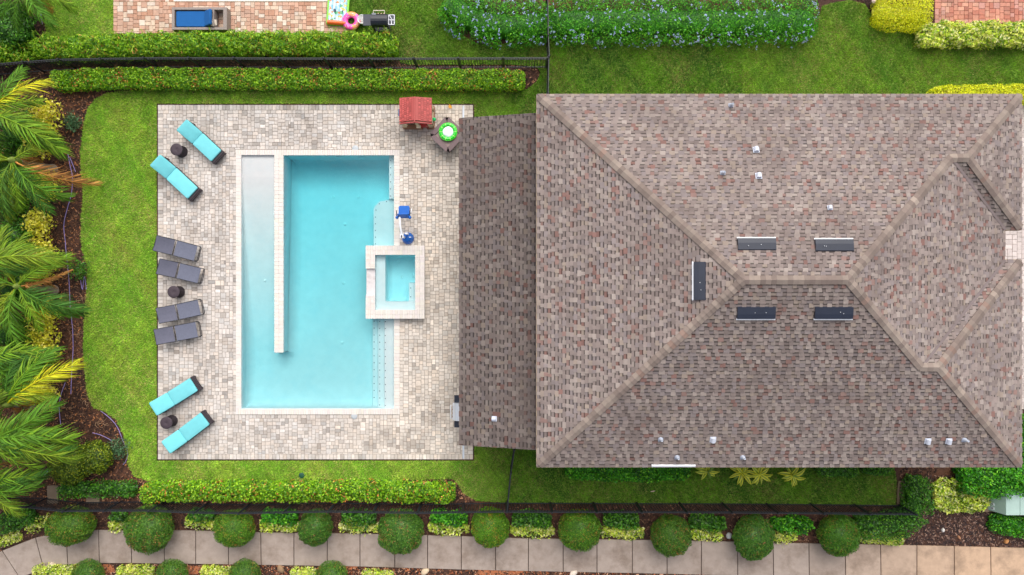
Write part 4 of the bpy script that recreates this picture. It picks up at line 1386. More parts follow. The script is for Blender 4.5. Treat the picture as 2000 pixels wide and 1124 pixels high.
for px, where in ((172, 'beside the white stone'), (336, 'under the second round bush'), (478, 'under the third round bush'), (648, 'beside the wide clay patch')):
    bush('round_bush', 'round green bush cut by the bottom edge ' + where, 'bush', px, 1124 if px < 600 else 1127, .62, .8, 'box', (.05, .022), 6000, 'round bushes along the bottom edge', rough=.07)

# --- ten round bushes (three leaf sets, each copy its own size and turn)
BALLS = [(138, 1027, 44, 'wide round bush at the sidewalk bend, first from the left'), (291, 1033, 46, 'large round bush flecked with brown, second from the left'), (458, 1032, 39, 'smooth light green round bush, third from the left'),
         (616, 1030, 35, 'smallest dark round bush, fourth from the left'), (783, 1038, 43, 'round bush with the most brown dead leaves, fifth from the left'), (957, 1030, 38, 'light green round bush straight below the patio corner'),
         (1132, 1035, 41, 'round green bush in front of the sidewalk below the house, seventh from the left'), (1310, 1046, 40, 'dull green round bush leaning to lower right, eighth from the left'), (1472, 1049, 44, 'darkest and roundest large bush, second from the right'),
         (1638, 1045, 41, 'mid green round bush nearest the utility box')]
ball_mesh = []
for v in range(3):
    mb = MB(); seed = 3.0 + v * 5
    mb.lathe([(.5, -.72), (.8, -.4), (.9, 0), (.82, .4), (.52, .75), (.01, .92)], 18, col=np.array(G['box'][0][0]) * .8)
    p, d = mound_pts((0, 0, 0), 1, 1, 1, 15000, seed=seed, rough=.11, depth=.16, zlow=-.6)
    cols = palette(*G['box'], p, seed, 2.2)
    if v == 1:
        sp = (lump(p[:, 0], p[:, 1], 3.1, 1.0) > .62) & (rng.random(len(p)) < .6) & (d[:, 2] > .1); cols[sp] = np.array(lin(176, 118, 70))
    leaf_cloud(mb, p, d, .075, .03, cols, .75)
    ball_mesh.append(mb.mesh('foliage'))
tb = MB(); tb.tube([(0, 0, -.06), (0, 0, .35)], [.06, .05], 8, lin(98, 80, 64)); trunk_me = tb.mesh('trunk')
for k, (px, py, r, lab) in enumerate(BALLS):
    rad = r / PPM * (H - .6) / H
    c = P(px, py, .62)
    t = thing('round_bush', lab, 'bush', (c.x, c.y, 0), 0, 'round clipped bushes along the sidewalk')
    v = {0: 2, 1: 1, 4: 1, 7: 1, 3: 0, 8: 0}.get(k, 2)
    f = link('foliage', ball_mesh[v], M_leaf, t, (0, 0, .62))
    f.scale = (rad * (1.06 if k == 0 else 1) * random.uniform(.96, 1.04), rad * (.84 if k == 0 else random.uniform(.88, 1.02)), .64 * random.uniform(.92, 1.08))
    f.rotation_euler = (random.uniform(-.14, .14) if k else 0, random.uniform(-.14, .14) if k else 0, random.random() * 6.28 if k else .2)
    tint = {0: (1.05, 1.0, .7), 1: (1, 1, 1), 2: (1.15, 1.15, .7), 3: (.85, .95, 1), 4: (.95, 1, 1.1), 5: (1.35, 1.3, .7), 6: (1.1, 1.15, .7), 7: (.95, .95, .9), 8: (.8, .92, .9), 9: (.85, 1, .7)}[k]
    f.color = (*tint, 1)
    link('trunk', trunk_me, M_bark, t)

# --- corner planting, top left
bush('shrub', 'big dark green shrub in the top left corner of the photo', 'shrub', 24, 52, .85, 1.3, 'deep', (.12, .05), 3200, rough=.25)
bush('shrub', 'bright green shrub at the top left edge above the fence end', 'shrub', -4, 80, .9, 1.0, 'lime', (.13, .045), 3000, rough=.25)
hedge('shrub', 'spiky green shrub between the corner shrub and the upright hedge', 'shrub', [(12, 100), (62, 96)], .8, .75, 'lime', (.16, .045), 480, rough=.3, jit=.95, spikes=14)
# --- olive coloured pair, lower left
bush('shrub', 'olive green shrub under the lowest large palm, left of a pair', 'shrub', 136, 906, .78, .95, 'olive', (.07, .045), 3600, rough=.2)
bush('shrub', 'dark olive shrub beside the lawn, right of a pair', 'shrub', 186, 893, .62, .9, 'olive', (.07, .045), 3200, rough=.2)
for (x, y, w_, h_) in ((112, 978, .34, .3), (181, 975, .5, .26)):
    pass
# --- yellow leafed plants in the bed under the palms
CRO = [(88, 226, .42, 'yellow leafed plant nearest the top left bend of the lawn'), (82, 276, .42, 'yellow leafed plant half under the upper palm'), (86, 366, .42, 'yellow leafed plant beneath the brown dead frond'),
       (76, 436, .36, 'narrow yellow plant above the middle palm'), (80, 492, .40, 'tall yellow plant left of the purple hose, above the curled dead frond'), (80, 524, .34, 'bushy yellow plant just above the curled dead frond'),
       (86, 610, .40, 'yellow plant under the middle palm trunk'), (82, 652, .42, 'broad yellow plant between middle and lower palms'), (86, 690, .34, 'yellow plant touching the lower palm fronds'), (84, 776, .34, 'yellow plant at the foot of the lower palm trunk')]
for px, py, r, lab in CRO:
    bush('croton', lab, 'plant', px + 4, py, r * 1.15, 1.5, 'croton', (.12, .075), 700, 'yellow leafed plants in the palm bed', rough=.45, jit=.8, squash=1.25, depth=.72)
for px, py, r, lab in ((22, 400, .8, 'dark green shrub at the left edge below the upper palm trunk'), (30, 462, .7, 'shaded green shrub at the left edge beside the narrow yellow plant'), (16, 650, .8, 'dark shrub at the left edge between the middle and lower palms'), (52, 240, .45, 'small dark shrub behind the first yellow plant'), (10, 330, .8, 'dark shrub at the left edge under the crown of the upper trunk'), (24, 560, .75, 'dark shrub at the left edge under the crown of the middle trunk'), (30, 730, .75, 'dark shrub at the left edge under the long yellow frond'), (30, 270, .6, 'dark shrub at the left edge under the uppermost palm crown')):
    bush('shrub', lab, 'shrub', px, py, r, .8, 'deep', (.09, .045), 1800, rough=.35, depth=.4)
for px, py, r, pal, lab in ((142, 238, .34, 'blue', 'spindly grey green plant in mulch at the top of the lawn edge'), (155, 528, .40, 'deep', 'feathery green fern at the middle of the lawn edge'), (231, 876, .42, 'blue', 'blue green shrublet inside the purple hose loop')):
    bush('small_plant', lab, 'plant', px, py, r, .4, pal, (.12, .03), 480, rough=.5, jit=1.2, depth=.8)


# ================================================================== PALMS
def frond_mesh(name, L_, rise, droop, wid, col, n=46, seed=0, curl=0.0):
    """local: starts at origin, heads along +x; rachis arcs up then down"""
    rs = np.random.default_rng(seed)
    mb = MB(); pts = []
    for k in range(15):
        t = k / 14
        x = L_ * (t - .10 * t * t * abs(droop)); z = rise * t - droop * t * t
        pts.append((x, curl * t * t, z))
    mb.tube(pts, [.028 * (1 - .85 * k / 14) + .004 for k in range(15)], 5, np.array(col) * np.array([1.2, 1.1, .9]))
    pa = np.array(pts)
    for s in (-1, 1):
        for k in range(n):
            t = .12 + .88 * (k + rs.random() * .6) / n
            i = min(int(t * 14), 13); f = t * 14 - i
            p = pa[i] * (1 - f) + pa[i + 1] * f
            tan = pa[i + 1] - pa[i]; tan /= np.linalg.norm(tan)
            ll = wid * (math.sin(math.pi * min(1, .22 + .74 * t)) ** .6) * rs.uniform(.8, 1.15)
            side = np.array([-tan[1], tan[0], 0.0]) * s; side /= np.linalg.norm(side)
            sweep = .75 + 1.0 * t
            d = side * rs.uniform(.8, 1.2) + tan * sweep * rs.uniform(.8, 1.25) + np.array([0, 0, rs.uniform(-.25, .55)]); d /= np.linalg.norm(d)
            w = rs.uniform(.009, .019)
            dr = rs.uniform(.15, .75)
            q = [p + d * ll * f + np.array([0, 0, -dr * ll * f * f * 1.6 + .05 * ll * f]) + side * (-.10 * ll * f * f) for f in (0, .38, .72, 1.0)]
            wv = np.cross(d, np.array([0, 0, 1.0])); wv /= np.linalg.norm(wv)
            wv = wv * w + np.array([0, 0, rs.uniform(-.5, .5) * w])
            V = [q[0] - wv * .6, q[0] + wv * .6, q[1] + wv, q[1] - wv, q[2] + wv * .8, q[2] - wv * .8, q[3]]
            c = np.array(col) * rs.uniform(.4, 1.45) * np.array([rs.uniform(.85, 1.2), 1, 1])
            mb.add(V, [(0, 1, 2, 3), (3, 2, 4, 5), (5, 4, 6)], c)
    return mb.mesh(name)

GRN = [lin(92, 140, 36), lin(118, 158, 38), lin(74, 122, 42), lin(134, 166, 46)]
FV = [frond_mesh('frond', 2.5, 1.1, 1.35, .66, GRN[i % 4], seed=i, curl=(.35, -.3, .15, -.45)[i]) for i in range(4)]
FD = frond_mesh('frond', 2.5, .2, 1.5, .5, lin(214, 156, 90), seed=11)
FY = frond_mesh('frond', 2.9, 1.0, 1.4, .66, lin(204, 206, 40), seed=12)
FC = frond_mesh('frond', 1.8, .1, 1.0, .22, lin(214, 156, 92), seed=13, curl=.75)


def palm(label, base_px, top_px, h, fronds, n_rand, seed, lean_col=1.0, rand_range=None, scale=1.0):
    b = P(*base_px, 0); t = P(*top_px, h)
    root = thing('palm_tree', label, 'palm', (b.x, b.y, -.05), 0, 'palms along the left edge')
    d = t - b
    mb = MB(); rings = []
    N_ = 26
    for k in range(N_ + 1):
        f = k / N_; c = Vector((d.x * f, d.y * f, h * f))
        r = (.16 - .05 * f + .05 * max(0, 1 - f * 8)) * (1 + (.05 if k % 2 else -.02))
        rings.append([(c.x + r * math.cos(a), c.y + r * math.sin(a), c.z) for a in [2 * math.pi * j / 14 for j in range(14)]])
    mb.loft(rings, lin(158, 142, 128), smooth=True)
    mb.build('trunk', M_bark, root)
    mb = MB(); mb.lathe([(.13, -.25), (.15, -.05), (.12, .15), (.05, .3), (.01, .32)], 12, c=(d.x, d.y, h), col=lin(120, 138, 60))
    mb.build('crown_shaft', M_bark, root)
    rs = random.Random(seed)
    for k, (ang, me, sc, tilt) in enumerate(fronds):
        o = link('frond', me, M_frond, root, (d.x, d.y, h + .1)); o.rotation_euler = (R(rs.uniform(-22, 22)), R(tilt), R(ang)); o.scale = (sc * scale,) * 3
    for k in range(2):       # old brown fronds hanging under the crown
        o = link('frond', FD, M_frond, root, (d.x, d.y, h - .1)); o.rotation_euler = (R(rs.uniform(-30, 30)), R(rs.uniform(38, 60)), R(rs.choice((-1, 1)) * rs.uniform(25, 95))); s = rs.uniform(.55, .8) * scale; o.scale = (s, s, s)
        v = rs.uniform(.6, .95); o.color = (v, v * .95, v * .9, 1)
    for k in range(n_rand):
        a = rs.uniform(*rand_range) if rand_range else 360 * k / n_rand + rs.uniform(-18, 18)
        o = link('frond', FV[rs.randrange(4)], M_frond, root, (d.x, d.y, h + .12)); o.rotation_euler = (R(rs.uniform(-8, 8)), R(rs.uniform(-22, 14)), R(a)); s = rs.uniform(.8, 1.08) * scale; o.scale = (s, s, s)
        v = rs.uniform(.7, 1.1); o.color = (v * rs.uniform(.9, 1.25), v, v, 1)
palm('palm tree with a yellow tipped frond reaching the top left hedge', (40, 226), (-18, 222), 2.4, [(36, FY, .92, 0), (48, FV[0], .9, 2), (24, FV[1], .8, 4), (-20, FV[1], 1.28, 2), (-30, FV[2], 1.1, 4), (-9, FV[3], 1.0, 6)], 8, 1, rand_range=(75, 285))
palm('palm tree with a bright orange dead frond hanging over the mulch', (102, 331), (26, 314), 2.1, [(-30, FD, 1.15, 12), (-46, FV[0], 1.05, 2), (-60, FV[2], 1.0, 2), (-78, FV[1], .8, 4), (36, FV[3], .75, 4)], 8, 2, rand_range=(100, 275))
palm('palm tree with a curled brown dead frond beside its grey trunk', (104, 567), (36, 560), 1.9, [(6, FC, .95, 14), (40, FV[1], .95, 0), (52, FV[3], .8, 2), (-27, FV[2], 1.12, 2), (-38, FV[0], 1.0, 4), (-58, FV[1], .8, 4)], 8, 3, rand_range=(90, 275))
palm('palm tree with one long yellow frond over the lower lawn edge', (104, 794), (14, 790), 2.5, [(33, FY, 1.12, -2), (46, FV[0], 1.15, 0), (60, FV[1], 1.05, 2), (75, FV[2], .9, 0), (22, FV[3], .7, 6)], 8, 4, rand_range=(95, 275))
palm('large palm at the lower left with fronds over the olive shrubs', (40, 880), (-24, 858), 2.8, [(6, FV[1], 1.3, 0), (-6, FV[3], 1.35, 2), (18, FV[0], 1.2, 0), (-17, FV[2], 1.25, 4), (30, FV[3], .9, 0), (-30, FV[1], .9, 3), (0, FV[0], 1.1, -8)], 7, 5, rand_range=(80, 285))
palm('palm at the bottom left edge spreading over the fence end', (10, 950), (-52, 944), 2.2, [(0, FV[2], 1.1, 4), (-14, FV[0], 1.0, 4), (14, FV[1], 1.0, 0), (-26, FV[3], .9, 4)], 6, 6, rand_range=(80, 290))
palm('palm at the left edge whose fronds fill the space above the middle trunk', (20, 480), (-44, 520), 2.2, [(17, FV[3], 1.3, 0), (30, FV[1], .9, 2), (-6, FV[2], .95, 3)], 6, 7, rand_range=(80, 290))
palm('palm at the left edge whose fronds lie between middle and lower palms', (6, 700), (-46, 716), 2.4, [(8, FV[2], 1.15, 2), (-8, FV[0], .9, 2), (24, FV[1], 1.0, 0)], 6, 8, rand_range=(80, 290))
palm('small palm cut by the top edge left of the neighbour lawn', (62, -8), (58, -22), 1.2, [(-80, FV[3], .55, 0), (-55, FV[1], .55, 0), (-100, FV[0], .5, 0), (-35, FV[3], .5, 2)], 7, 9, scale=.8)


# ================================================================== STRAP LEAF PLANTS below the eave
def strap_leaf(name, L_, w, col):
    mb = MB()
    V, F = [], []
    for k in range(6):
        t = k / 5; ww = w * math.sin(math.pi * (.12 + .86 * t)) ** .8
        x, z = L_ * t, .12 * math.sin(t * 2.2) * L_ * 2 - .25 * L_ * t * t
        V += [(x, -ww / 2, z + .02), (x, 0, z), (x, ww / 2, z + .02)]
    for k in range(5):
        for j in range(2): a = 3 * k + j; F.append((a, a + 3, a + 4, a + 1))
    C = np.array([col] * len(V)); C[1::3] = np.array(lin(110, 140, 40))
    mb.add(V, F, C, True)
    return mb.mesh(name)
SL = [strap_leaf('leaf', .42, .11, lin(250, 244, 70)), strap_leaf('leaf', .36, .10, lin(236, 240, 84)), strap_leaf('leaf', .40, .10, lin(104, 138, 44))]
for px, py, n, lab in ((1380, 921, 9, 'small yellow strap leaf plant next to the dark hedge under the eave'), (1448, 925, 14, 'yellow strap leaf plant under the eave, left of the widest one'), (1482, 927, 16, 'widest yellow strap leaf plant under the eave'), (1547, 930, 13, 'yellow strap leaf plant furthest right under the eave')):
    c = P(px, py, .7)
    t = thing('dracaena', lab, 'plant', (c.x, c.y, -.05), 0, 'yellow strap leaf plants under the eave')
    mb = MB(); mb.tube([(0, 0, 0), (.02, .01, .75)], [.03, .022], 8, lin(120, 100, 76)); mb.build('stem', M_bark, t)
    for k in range(n):
        o = link('leaf', SL[random.choices((0, 1, 2), (4, 3, 1.2))[0]], M_leaf, t, (.02, .01, .75 + random.uniform(-.2, .06)))
        o.rotation_euler = (random.uniform(-.4, .4), random.uniform(-.5, .25), 2 * math.pi * k / n + random.uniform(-.3, .3)); s = random.uniform(.9, 1.35); o.scale = (s, s, s)


# ================================================================== POOL FURNITURE
TEAL = np.array(lin(112, 198, 206))
def teal_lounger(label, head, foot, fade=1.0):
    hd, ft = P(*head, .60), P(*foot, .34)
    d = ft - hd; d.z = 0; L_ = d.length
    rz = math.atan2(d.y, d.x)
    root = thing('sun_lounger', label, 'sun lounger', (hd.x, hd.y, 0), rz, 'turquoise cushioned sun loungers')
    hx = .70                      # hinge
    bl = hx / math.cos(R(20)); s_ = MB()
    s_.box(((hx + L_) / 2 + .05, 0, .20), (L_ - hx + .22, .60, .12)); s_.box((L_ + .085, 0, .21), (.075, .61, .15)); s_.box((.36, 0, .15), (.64, .56, .06))
    s_.build('frame', M_wicker, root)
    lm = MB(); lm.box((0, 0, .07), (.06, .06, .14)); me = lm.mesh('leg')
    for x in (.12, hx + .1, L_ + .09):
        for y in (-.26, .26): link('leg', me, M_wicker, root, (x, y, 0))
    def cushion(Lc, name):
        m = MB(); o = rrect(Lc, .585, .05, 3, (Lc / 2, 0))
        m.slab(o, 0, .095, .032, TEAL, True)
        # soft crown
        m.loft([[(Lc / 2 + (x - Lc / 2) * f, y * f, .095 - .0 + z) for x, y in o] for f, z in ((.93, -.001), (.8, .012), (.45, .020), (.05, .022))], TEAL, True, True)
        return m.mesh(name)
    o = link('seat_cushion', cushion(L_ - hx + .02, 'seat_cushion'), M_fabric, root, (hx + .012, 0, .262)); o.color = (fade * 1.04, fade, fade, 1)
    # piping along the cushion rim
    w = MB(); rr = rrect(L_ - hx - .01, .575, .05, 3, ((L_ - hx + .02) / 2, 0)); w.tube([(x, y, .05) for x, y in rr] + [(*rr[0], .05)], .007, 5, TEAL * .8)
    w.build('piping', M_fabric, o)
    o = link('back_cushion', cushion(bl, 'back_cushion'), M_fabric, root, (hx - .005, 0, .262)); o.rotation_euler = (0, R(-20), math.pi)
    f = MB(); f.box((bl * .46, 0, -.015), (bl * .9, .54, .03)); 
    for y in (-.285, .285): f.tube([(0, y, -.03), (bl * .9, y, -.03)], .016, 6)
    f.tube([(bl * .9, -.285, -.03), (bl * .9, .285, -.03)], .016, 6)
    o = f.build('back_frame', M_wicker, root, (hx, 0, .262)); o.rotation_euler = (0, R(-20), math.pi)
    g = MB(); g.tube([(.30, -.24, .17), (.22, -.24, .40)], .012, 6); g.tube([(.30, .24, .17), (.22, .24, .40)], .012, 6); g.build('prop', M_black, root)
teal_lounger('turquoise sun lounger nearest the top edge of the pool deck', (353, 243), (421, 304), 1.04)
teal_lounger('turquoise sun lounger overhanging the grass below the top round side table', (301, 312), (375, 377), 1.10)
teal_lounger('turquoise sun lounger overhanging the grass above the lowest side table', (297, 801), (377, 752), 1.00)
teal_lounger('turquoise sun lounger nearest the bottom edge of the pool deck', (322, 876), (399, 819), 0.97)


def sling_lounger(label, head, foot):
    hd, ft = P(*head, .58), P(*foot, .33)
    d = ft - hd; d.z = 0; L_ = d.length
    root = thing('sling_lounger', label, 'sun lounger', (hd.x, hd.y, 0), math.atan2(d.y, d.x), 'grey sling sun loungers')
    hx = .60; z = .33; w = .30
    m = MB()
    r = .09
    arc = [(L_ - r + r * math.sin(R(a)), w - r + r * math.cos(R(a)), z) for a in range(0, 91, 15)]
    side = [(.30, w, z)] + arc
    loop = side + [(x, -y, zz) for x, y, zz in side[::-1]]
    m.tube(loop, .015, 7)
    m.tube([(hx + .03, -w, z - .01), (hx + .03, w, z - .01)], .012, 6); m.tube([(.30, -w, z), (.30, w, z)], .012, 6)
    m.build('frame', M_black, root)
    lm = MB(); lm.tube([(0, -w + .02, .0), (0, -w, z - .01)], .013, 6); lm.tube([(0, w - .02, .0), (0, w, z - .01)], .013, 6); lm.tube([(0, -w + .02, .015), (0, w - .02, .015)], .013, 6)
    me = lm.mesh('leg')
    for x in (.42, L_ - .18): link('leg', me, M_black, root, (x, 0, 0))
    def sheet(Lc, sag, name):
        m = MB(); rows = 7
        rings = [[(Lc * i / 10, -w + .012 + (2 * w - .024) * j / rows, .018 - sag * math.sin(math.pi * j / rows) * (.4 + .6 * math.sin(math.pi * i / 10))) for j in range(rows + 1)] for i in range(11)]
        m.loft(rings, (1, 1, 1), False, True, False)
        m.loft([[(x, y, zz - .008) for x, y, zz in r_][::-1] for r_ in rings], (1, 1, 1), False, True, False)
        return m.mesh(name)
    o = link('seat', sheet(L_ - hx - .24, .02, 'seat'), M_sling, root, (hx + .085, 0, z))
    bl = hx / math.cos(R(24))
    o = link('backrest', sheet(bl, .035, 'backrest'), M_sling, root, (hx, 0, z)); o.rotation_euler = (0, R(-24), math.pi); o.color = (.86, .82, .82, 1)
    b = MB()
    for y in (-w, w): b.tube([(0, y, 0), (bl, y, 0)], .013, 6)
    b.tube([(bl, -w, 0), (bl + .0, w, 0)], .013, 6)
    o = b.build('back_frame', M_black, root, (hx, 0, z)); o.rotation_euler = (0, R(-24), math.pi)
sling_lounger('grey sling lounger, topmost of the four', (303, 475), (390, 497.5))
sling_lounger('grey sling lounger just above the middle side table', (309, 520.5), (397, 541))
sling_lounger('grey sling lounger just below the middle side table', (308, 617.5), (397, 599))
sling_lounger('grey sling lounger, lowest of the four', (303.5, 659), (392, 642.5))

for px, py, lab in ((355.5, 297, 'round dark wicker side table between the two upper turquoise loungers'), (350, 570.5, 'round dark wicker side table between the grey sling loungers'), (336, 822, 'round dark wicker side table between the two lower turquoise loungers')):
    p = P(px, py, 0)
    t = thing('side_table', lab, 'side table', (p.x, p.y, 0), 0, 'round side tables by the loungers')
    mb = MB(); mb.lathe([(.225, 0), (.225, .03), (.20, .12), (.165, .24), (.175, .36), (.205, .44)], 28)
    for k in range(28):
        a = 2 * math.pi * k / 28
        mb.tube([(rr * math.cos(a), rr * math.sin(a), z) for rr, z in ((.228, 0), (.204, .12), (.169, .24), (.179, .36), (.207, .44))], .008, 4)
    mb.build('base', M_wicker, t)
    mb = MB(); mb.lathe([(.20, .44), (.232, .445), (.236, .465), (.222, .475), (.03, .475), (.012, .462), (.001, .462)], 32, col=(1.35, 1.25, 1.3))
    mb.build('top', M_wicker, t)

# --- fire pit table with a lime swim ring on it
p = P(874, 263, .55)
fp = thing('fire_pit_table', 'dark brown square fire pit table half under the patio roof corner', 'table', (p.x, p.y, 0), R(47))
BR = lin(112, 92, 94)
wb = MB()
S_ = .52
for k in range(4):
    a = math.pi / 2 * k; mb = MB(); i_ = .34; ch = .12
    V = [(-S_ + ch, -S_, .50), (S_ - ch, -S_, .50), (S_ - .02, -S_ + ch - .02, .50), (i_, -i_, .50), (-i_, -i_, .50), (-S_ + .02, -S_ + ch - .02, .50)]
    V = [(x, y, z) for x, y, z in V]
    top = [(x * .995, y * .995, .56) for x, y, z in V]
    mb.loft([V, top], BR, True, False)
    mb.M = Matrix.Identity(4)
    o = mb.build('rim_board', M_plastic, fp); o.rotation_euler = (0, 0, a)
    c_ = 1 + random.gauss(0, .05); o.color = (c_, c_, c_, 1)
    bm_ = MB(); bm_.lathe([(.012, .555), (.012, .566), (.001, .567)], 8, c=(-S_ + .17, -S_ + .17, 0), col=lin(40, 36, 38)); bm_.build('bolt', M_plastic, fp).rotation_euler = (0, 0, a)
mb = MB(); mb.box((0, 0, .24), (.72, .72, .48), col=lin(84, 70, 72)); mb.box((0, 0, .03), (.86, .86, .06), col=lin(84, 70, 72)); mb.build('base', M_plastic, fp)
mb = MB(); mb.box((0, 0, .495), (.69, .69, .03), col=lin(150, 128, 124)); mb.build('burner_cover', M_plastic, fp)

p = P(875, 258, .62)
fl = thing('swim_ring', 'lime green citrus slice swim ring with white middle lying on the fire pit table', 'pool float', (p.x, p.y, .565))
def torus(mb, Rr, r, a0, a1, seg, col, zs=.8, cap=True, n=12):
    rings = [[((Rr + r * math.cos(2 * math.pi * k / n)) * math.cos(t), (Rr + r * math.cos(2 * math.pi * k / n)) * math.sin(t), r * zs + r * zs * math.sin(2 * math.pi * k / n)) for k in range(n)][::-1] for t in np.linspace(a0, a1, seg)]
    mb.loft(rings, col, cap, True)
for k in range(10):
    a = 2 * math.pi * k / 10; g_ = .045
    mb = MB(); torus(mb, .275, .068, a + g_, a + 2 * math.pi / 10 - g_, 6, lin(20, 196, 28)); mb.build('segment', M_vinyl, fl)
mb = MB(); torus(mb, .275, .064, 0, 2 * math.pi, 41, lin(176, 236, 120), cap=False); torus(mb, .338, .016, 0, 2 * math.pi, 41, lin(90, 230, 60), zs=2.6, cap=False); mb.build('tube', M_vinyl, fl)
mb = MB(); rings = []
for rr, z in ((.215, .03), (.21, .06), (.17, .085), (.1, .095), (.01, .09)):
    rings.append([(rr * math.cos(t), rr * math.sin(t), z + .012 * math.sin(3 * t + rr * 20)) for t in np.linspace(0, 2 * math.pi, 28, endpoint=False)])
mb.loft(rings, lin(232, 238, 246), True, True); mb.build('seat', M_vinyl, fl)

# --- toddler playhouse
p = P(818.5, 231, 0)
ph = thing('playhouse', 'toddler playhouse with red moulded roof and beige walls on the patio edge', 'playhouse', (p.x, p.y, 0))
HW, HD, HZ = .57, .38, 1.02
BEI, BRN, RED = lin(214, 194, 160), lin(150, 106, 80), lin(176, 84, 80)
mb = MB()
mb.box((-HW + .10, -HD, .56), (.2, .06, .92), col=BEI); mb.box((HW - .08, -HD, .56), (.16, .06, .92), col=BEI); mb.box((.02, -HD, .56), (.12, .06, .92), col=BEI)
mb.box((0, -HD, .96), (2 * HW, .06, .12), col=BEI)
mb.box((-.21, -HD + .002, .26), (.36, .05, .32), col=BEI)
mb.box((0, HD, .56), (2 * HW, .06, .92), col=BEI)
mb.build('wall', M_plastic, ph)
for sx in (-1, 1):
    mb = MB()
    mb.box((sx * HW, -HD + .12, .56), (.06, .18, .92), col=BEI); mb.box((sx * HW, HD - .12, .56), (.06, .18, .92), col=BEI); mb.box((sx * HW, 0, .92), (.06, .52, .2), col=BEI); mb.box((sx * HW, 0, .25), (.06, .52, .3), col=BEI)
    mb.build('wall', M_plastic, ph)
mb = MB()
for sx in (-1, 1): mb.box((sx * HW, 0, .08), (.1, 2 * HD + .1, .16), col=BRN)
mb.box((-.2, -HD - .02, .08), (2 * HW - .42, .10, .16), col=BRN); mb.box((0, HD, .08), (2 * HW, .1, .16), col=BRN); mb.box((-.21, -HD - .045, .42), (.40, .11, .04), col=BRN)
mb.box((-.21, -HD - .02, .30), (.40, .05, .24), col=BRN); mb.box((HW - .12, -HD - .02, .08), (.26, .1, .16), col=BRN)
mb.build('base', M_plastic, ph)
mb = MB(); mb.box((.26, -HD + .01, .36), (.32, .05, .52), col=lin(196, 34, 36)); mb.box((.26, -HD - .02, .36), (.24, .02, .40), col=lin(176, 26, 30)); o = mb.build('door', M_plastic, ph)
mb = MB(); mb.lathe([(.02, 0), (.025, .02), (.001, .03)], 10, col=BEI); mb.build('handle', M_plastic, o, (.36, -HD - .03, .42))
mb = MB(); mb.box((.05, -HD - .07, .52), (.16, .10, .14), col=lin(236, 222, 192)); mb.build('letter_box', M_plastic, ph)
mb = MB(); mb.box((-HW - .08, .08, .50), (.14, .26, .12), col=lin(44, 96, 150)); mb.build('side_shelf', M_plastic, ph)
mb = MB(); mb.lathe([(.01, 0), (.07, .02), (.07, .06), (.01, .08)], 12, col=lin(40, 190, 110)); mb.build('side_knob', M_plastic, ph, (HW + .07, -.16, .42))
# roof: ridge runs towards the viewer's top, eaves left and right
mb = MB(); RX, RY = HW + .04, HD + .06; ye = .30; ZE, ZR = 1.02, 1.26
V = [(-RX, -RY + .05, ZE), (0, -RY + .07, ZR), (RX, -RY + .05, ZE), (-RX, RY + .08, ZE), (0, RY + .06, ZR), (RX, RY + .08, ZE)]
V2 = [(x, y, z - .06) for x, y, z in V]
mb.add(V + V2, [(0, 1, 4, 3), (1, 2, 5, 4), (6, 9, 10, 7), (7, 10, 11, 8), (0, 6, 7, 1), (1, 7, 8, 2), (3, 4, 10, 9), (4, 5, 11, 10), (0, 3, 9, 6), (2, 8, 11, 5)], RED)
rf = mb.build('roof', M_plastic, ph)
mb = MB()
for sx in (-1, 1):
    n_ = Vector((sx * (ZR - ZE), 0, RX)).normalized()
    for i in range(6):
        for j in range(11):
            f = (i + .5) / 6; x = sx * RX * (1 - f * .96); z = ZE + (ZR - ZE) * f
            y = -RY + .10 + (2 * RY - .03) * (j + (.5 if i % 2 else 0)) / 11
            if i == 5: continue
            m_t = Matrix.Translation((x, y, z)) @ Vector((0, 0, 1)).rotation_difference(n_).to_matrix().to_4x4()
            mb.M = m_t; mb.slab(rrect(.085, .072, .025, 2), -.004, .016, .006, np.array(RED) * random.uniform(.8, 1.4))
mb.M = None
mb.build('roof_tile', M_plastic, rf, kind='stuff')
mb = MB(); mb.tube([(0, -RY, ZR + .005), (0, RY + .06, ZR + .005)], .022, 8, np.array(RED) * 1.15); mb.build('roof_ridge', M_plastic, rf)
mb = MB()
for sx in (-1, 1): mb.tube([(0, -RY - .01, ZR - .02), (sx * RX * .5, -RY - .012, (ZE + ZR) / 2 - .01), (sx * RX, -RY - .01, ZE - .03)], .035, 6, np.array(RED) * .9)
mb.build('bargeboard', M_plastic, rf)

# --- pool lift
p = P(797, 466, 0)
lf = thing('pool_lift', 'pool lift with blue plastic seat on a white arm and round blue base', 'pool lift', (p.x, p.y, 0))
BL = lin(16, 98, 190)
mb = MB(); mb.lathe([(.23, 0), (.23, .05), (.21, .16), (.17, .30), (.13, .36), (.001, .38)], 28, col=BL); mb.build('base_cover', M_plastic, lf)
mb = MB()
for k in range(6):
    a = k * math.pi / 3; mb.tube([(.22 * math.cos(a), .22 * math.sin(a), .06), (.14 * math.cos(a), .14 * math.sin(a), .365)], .014, 5, np.array(BL) * .8)
mb.build('base_rib', M_plastic, lf)
mb = MB(); mb.tube([(-.09, .0, .2), (-.09, .04, .98)], .045, 10); mb.box((-.09, .02, 1.0), (.13, .16, .1)); mb.box((.03, .14, .55), (.1, .06, .3)); mb.build('mast', M_white, lf)
mb = MB(); mb.tube([(-.09, .02, 1.0), (-.13, .42, 1.14), (-.15, .72, 1.12)], .036, 10); mb.build('arm', M_white, lf)
mb = MB(); mb.tube([(-.10, .06, .55), (-.17, .4, .86), (-.18, .50, 1.05)], .018, 8); mb.build('actuator', M_steel, lf)
mb = MB(); mb.box((-.09, .0, 1.06), (.05, .10, .05), col=(.05, .05, .06)); mb.build('control_box', M_plastic, lf)
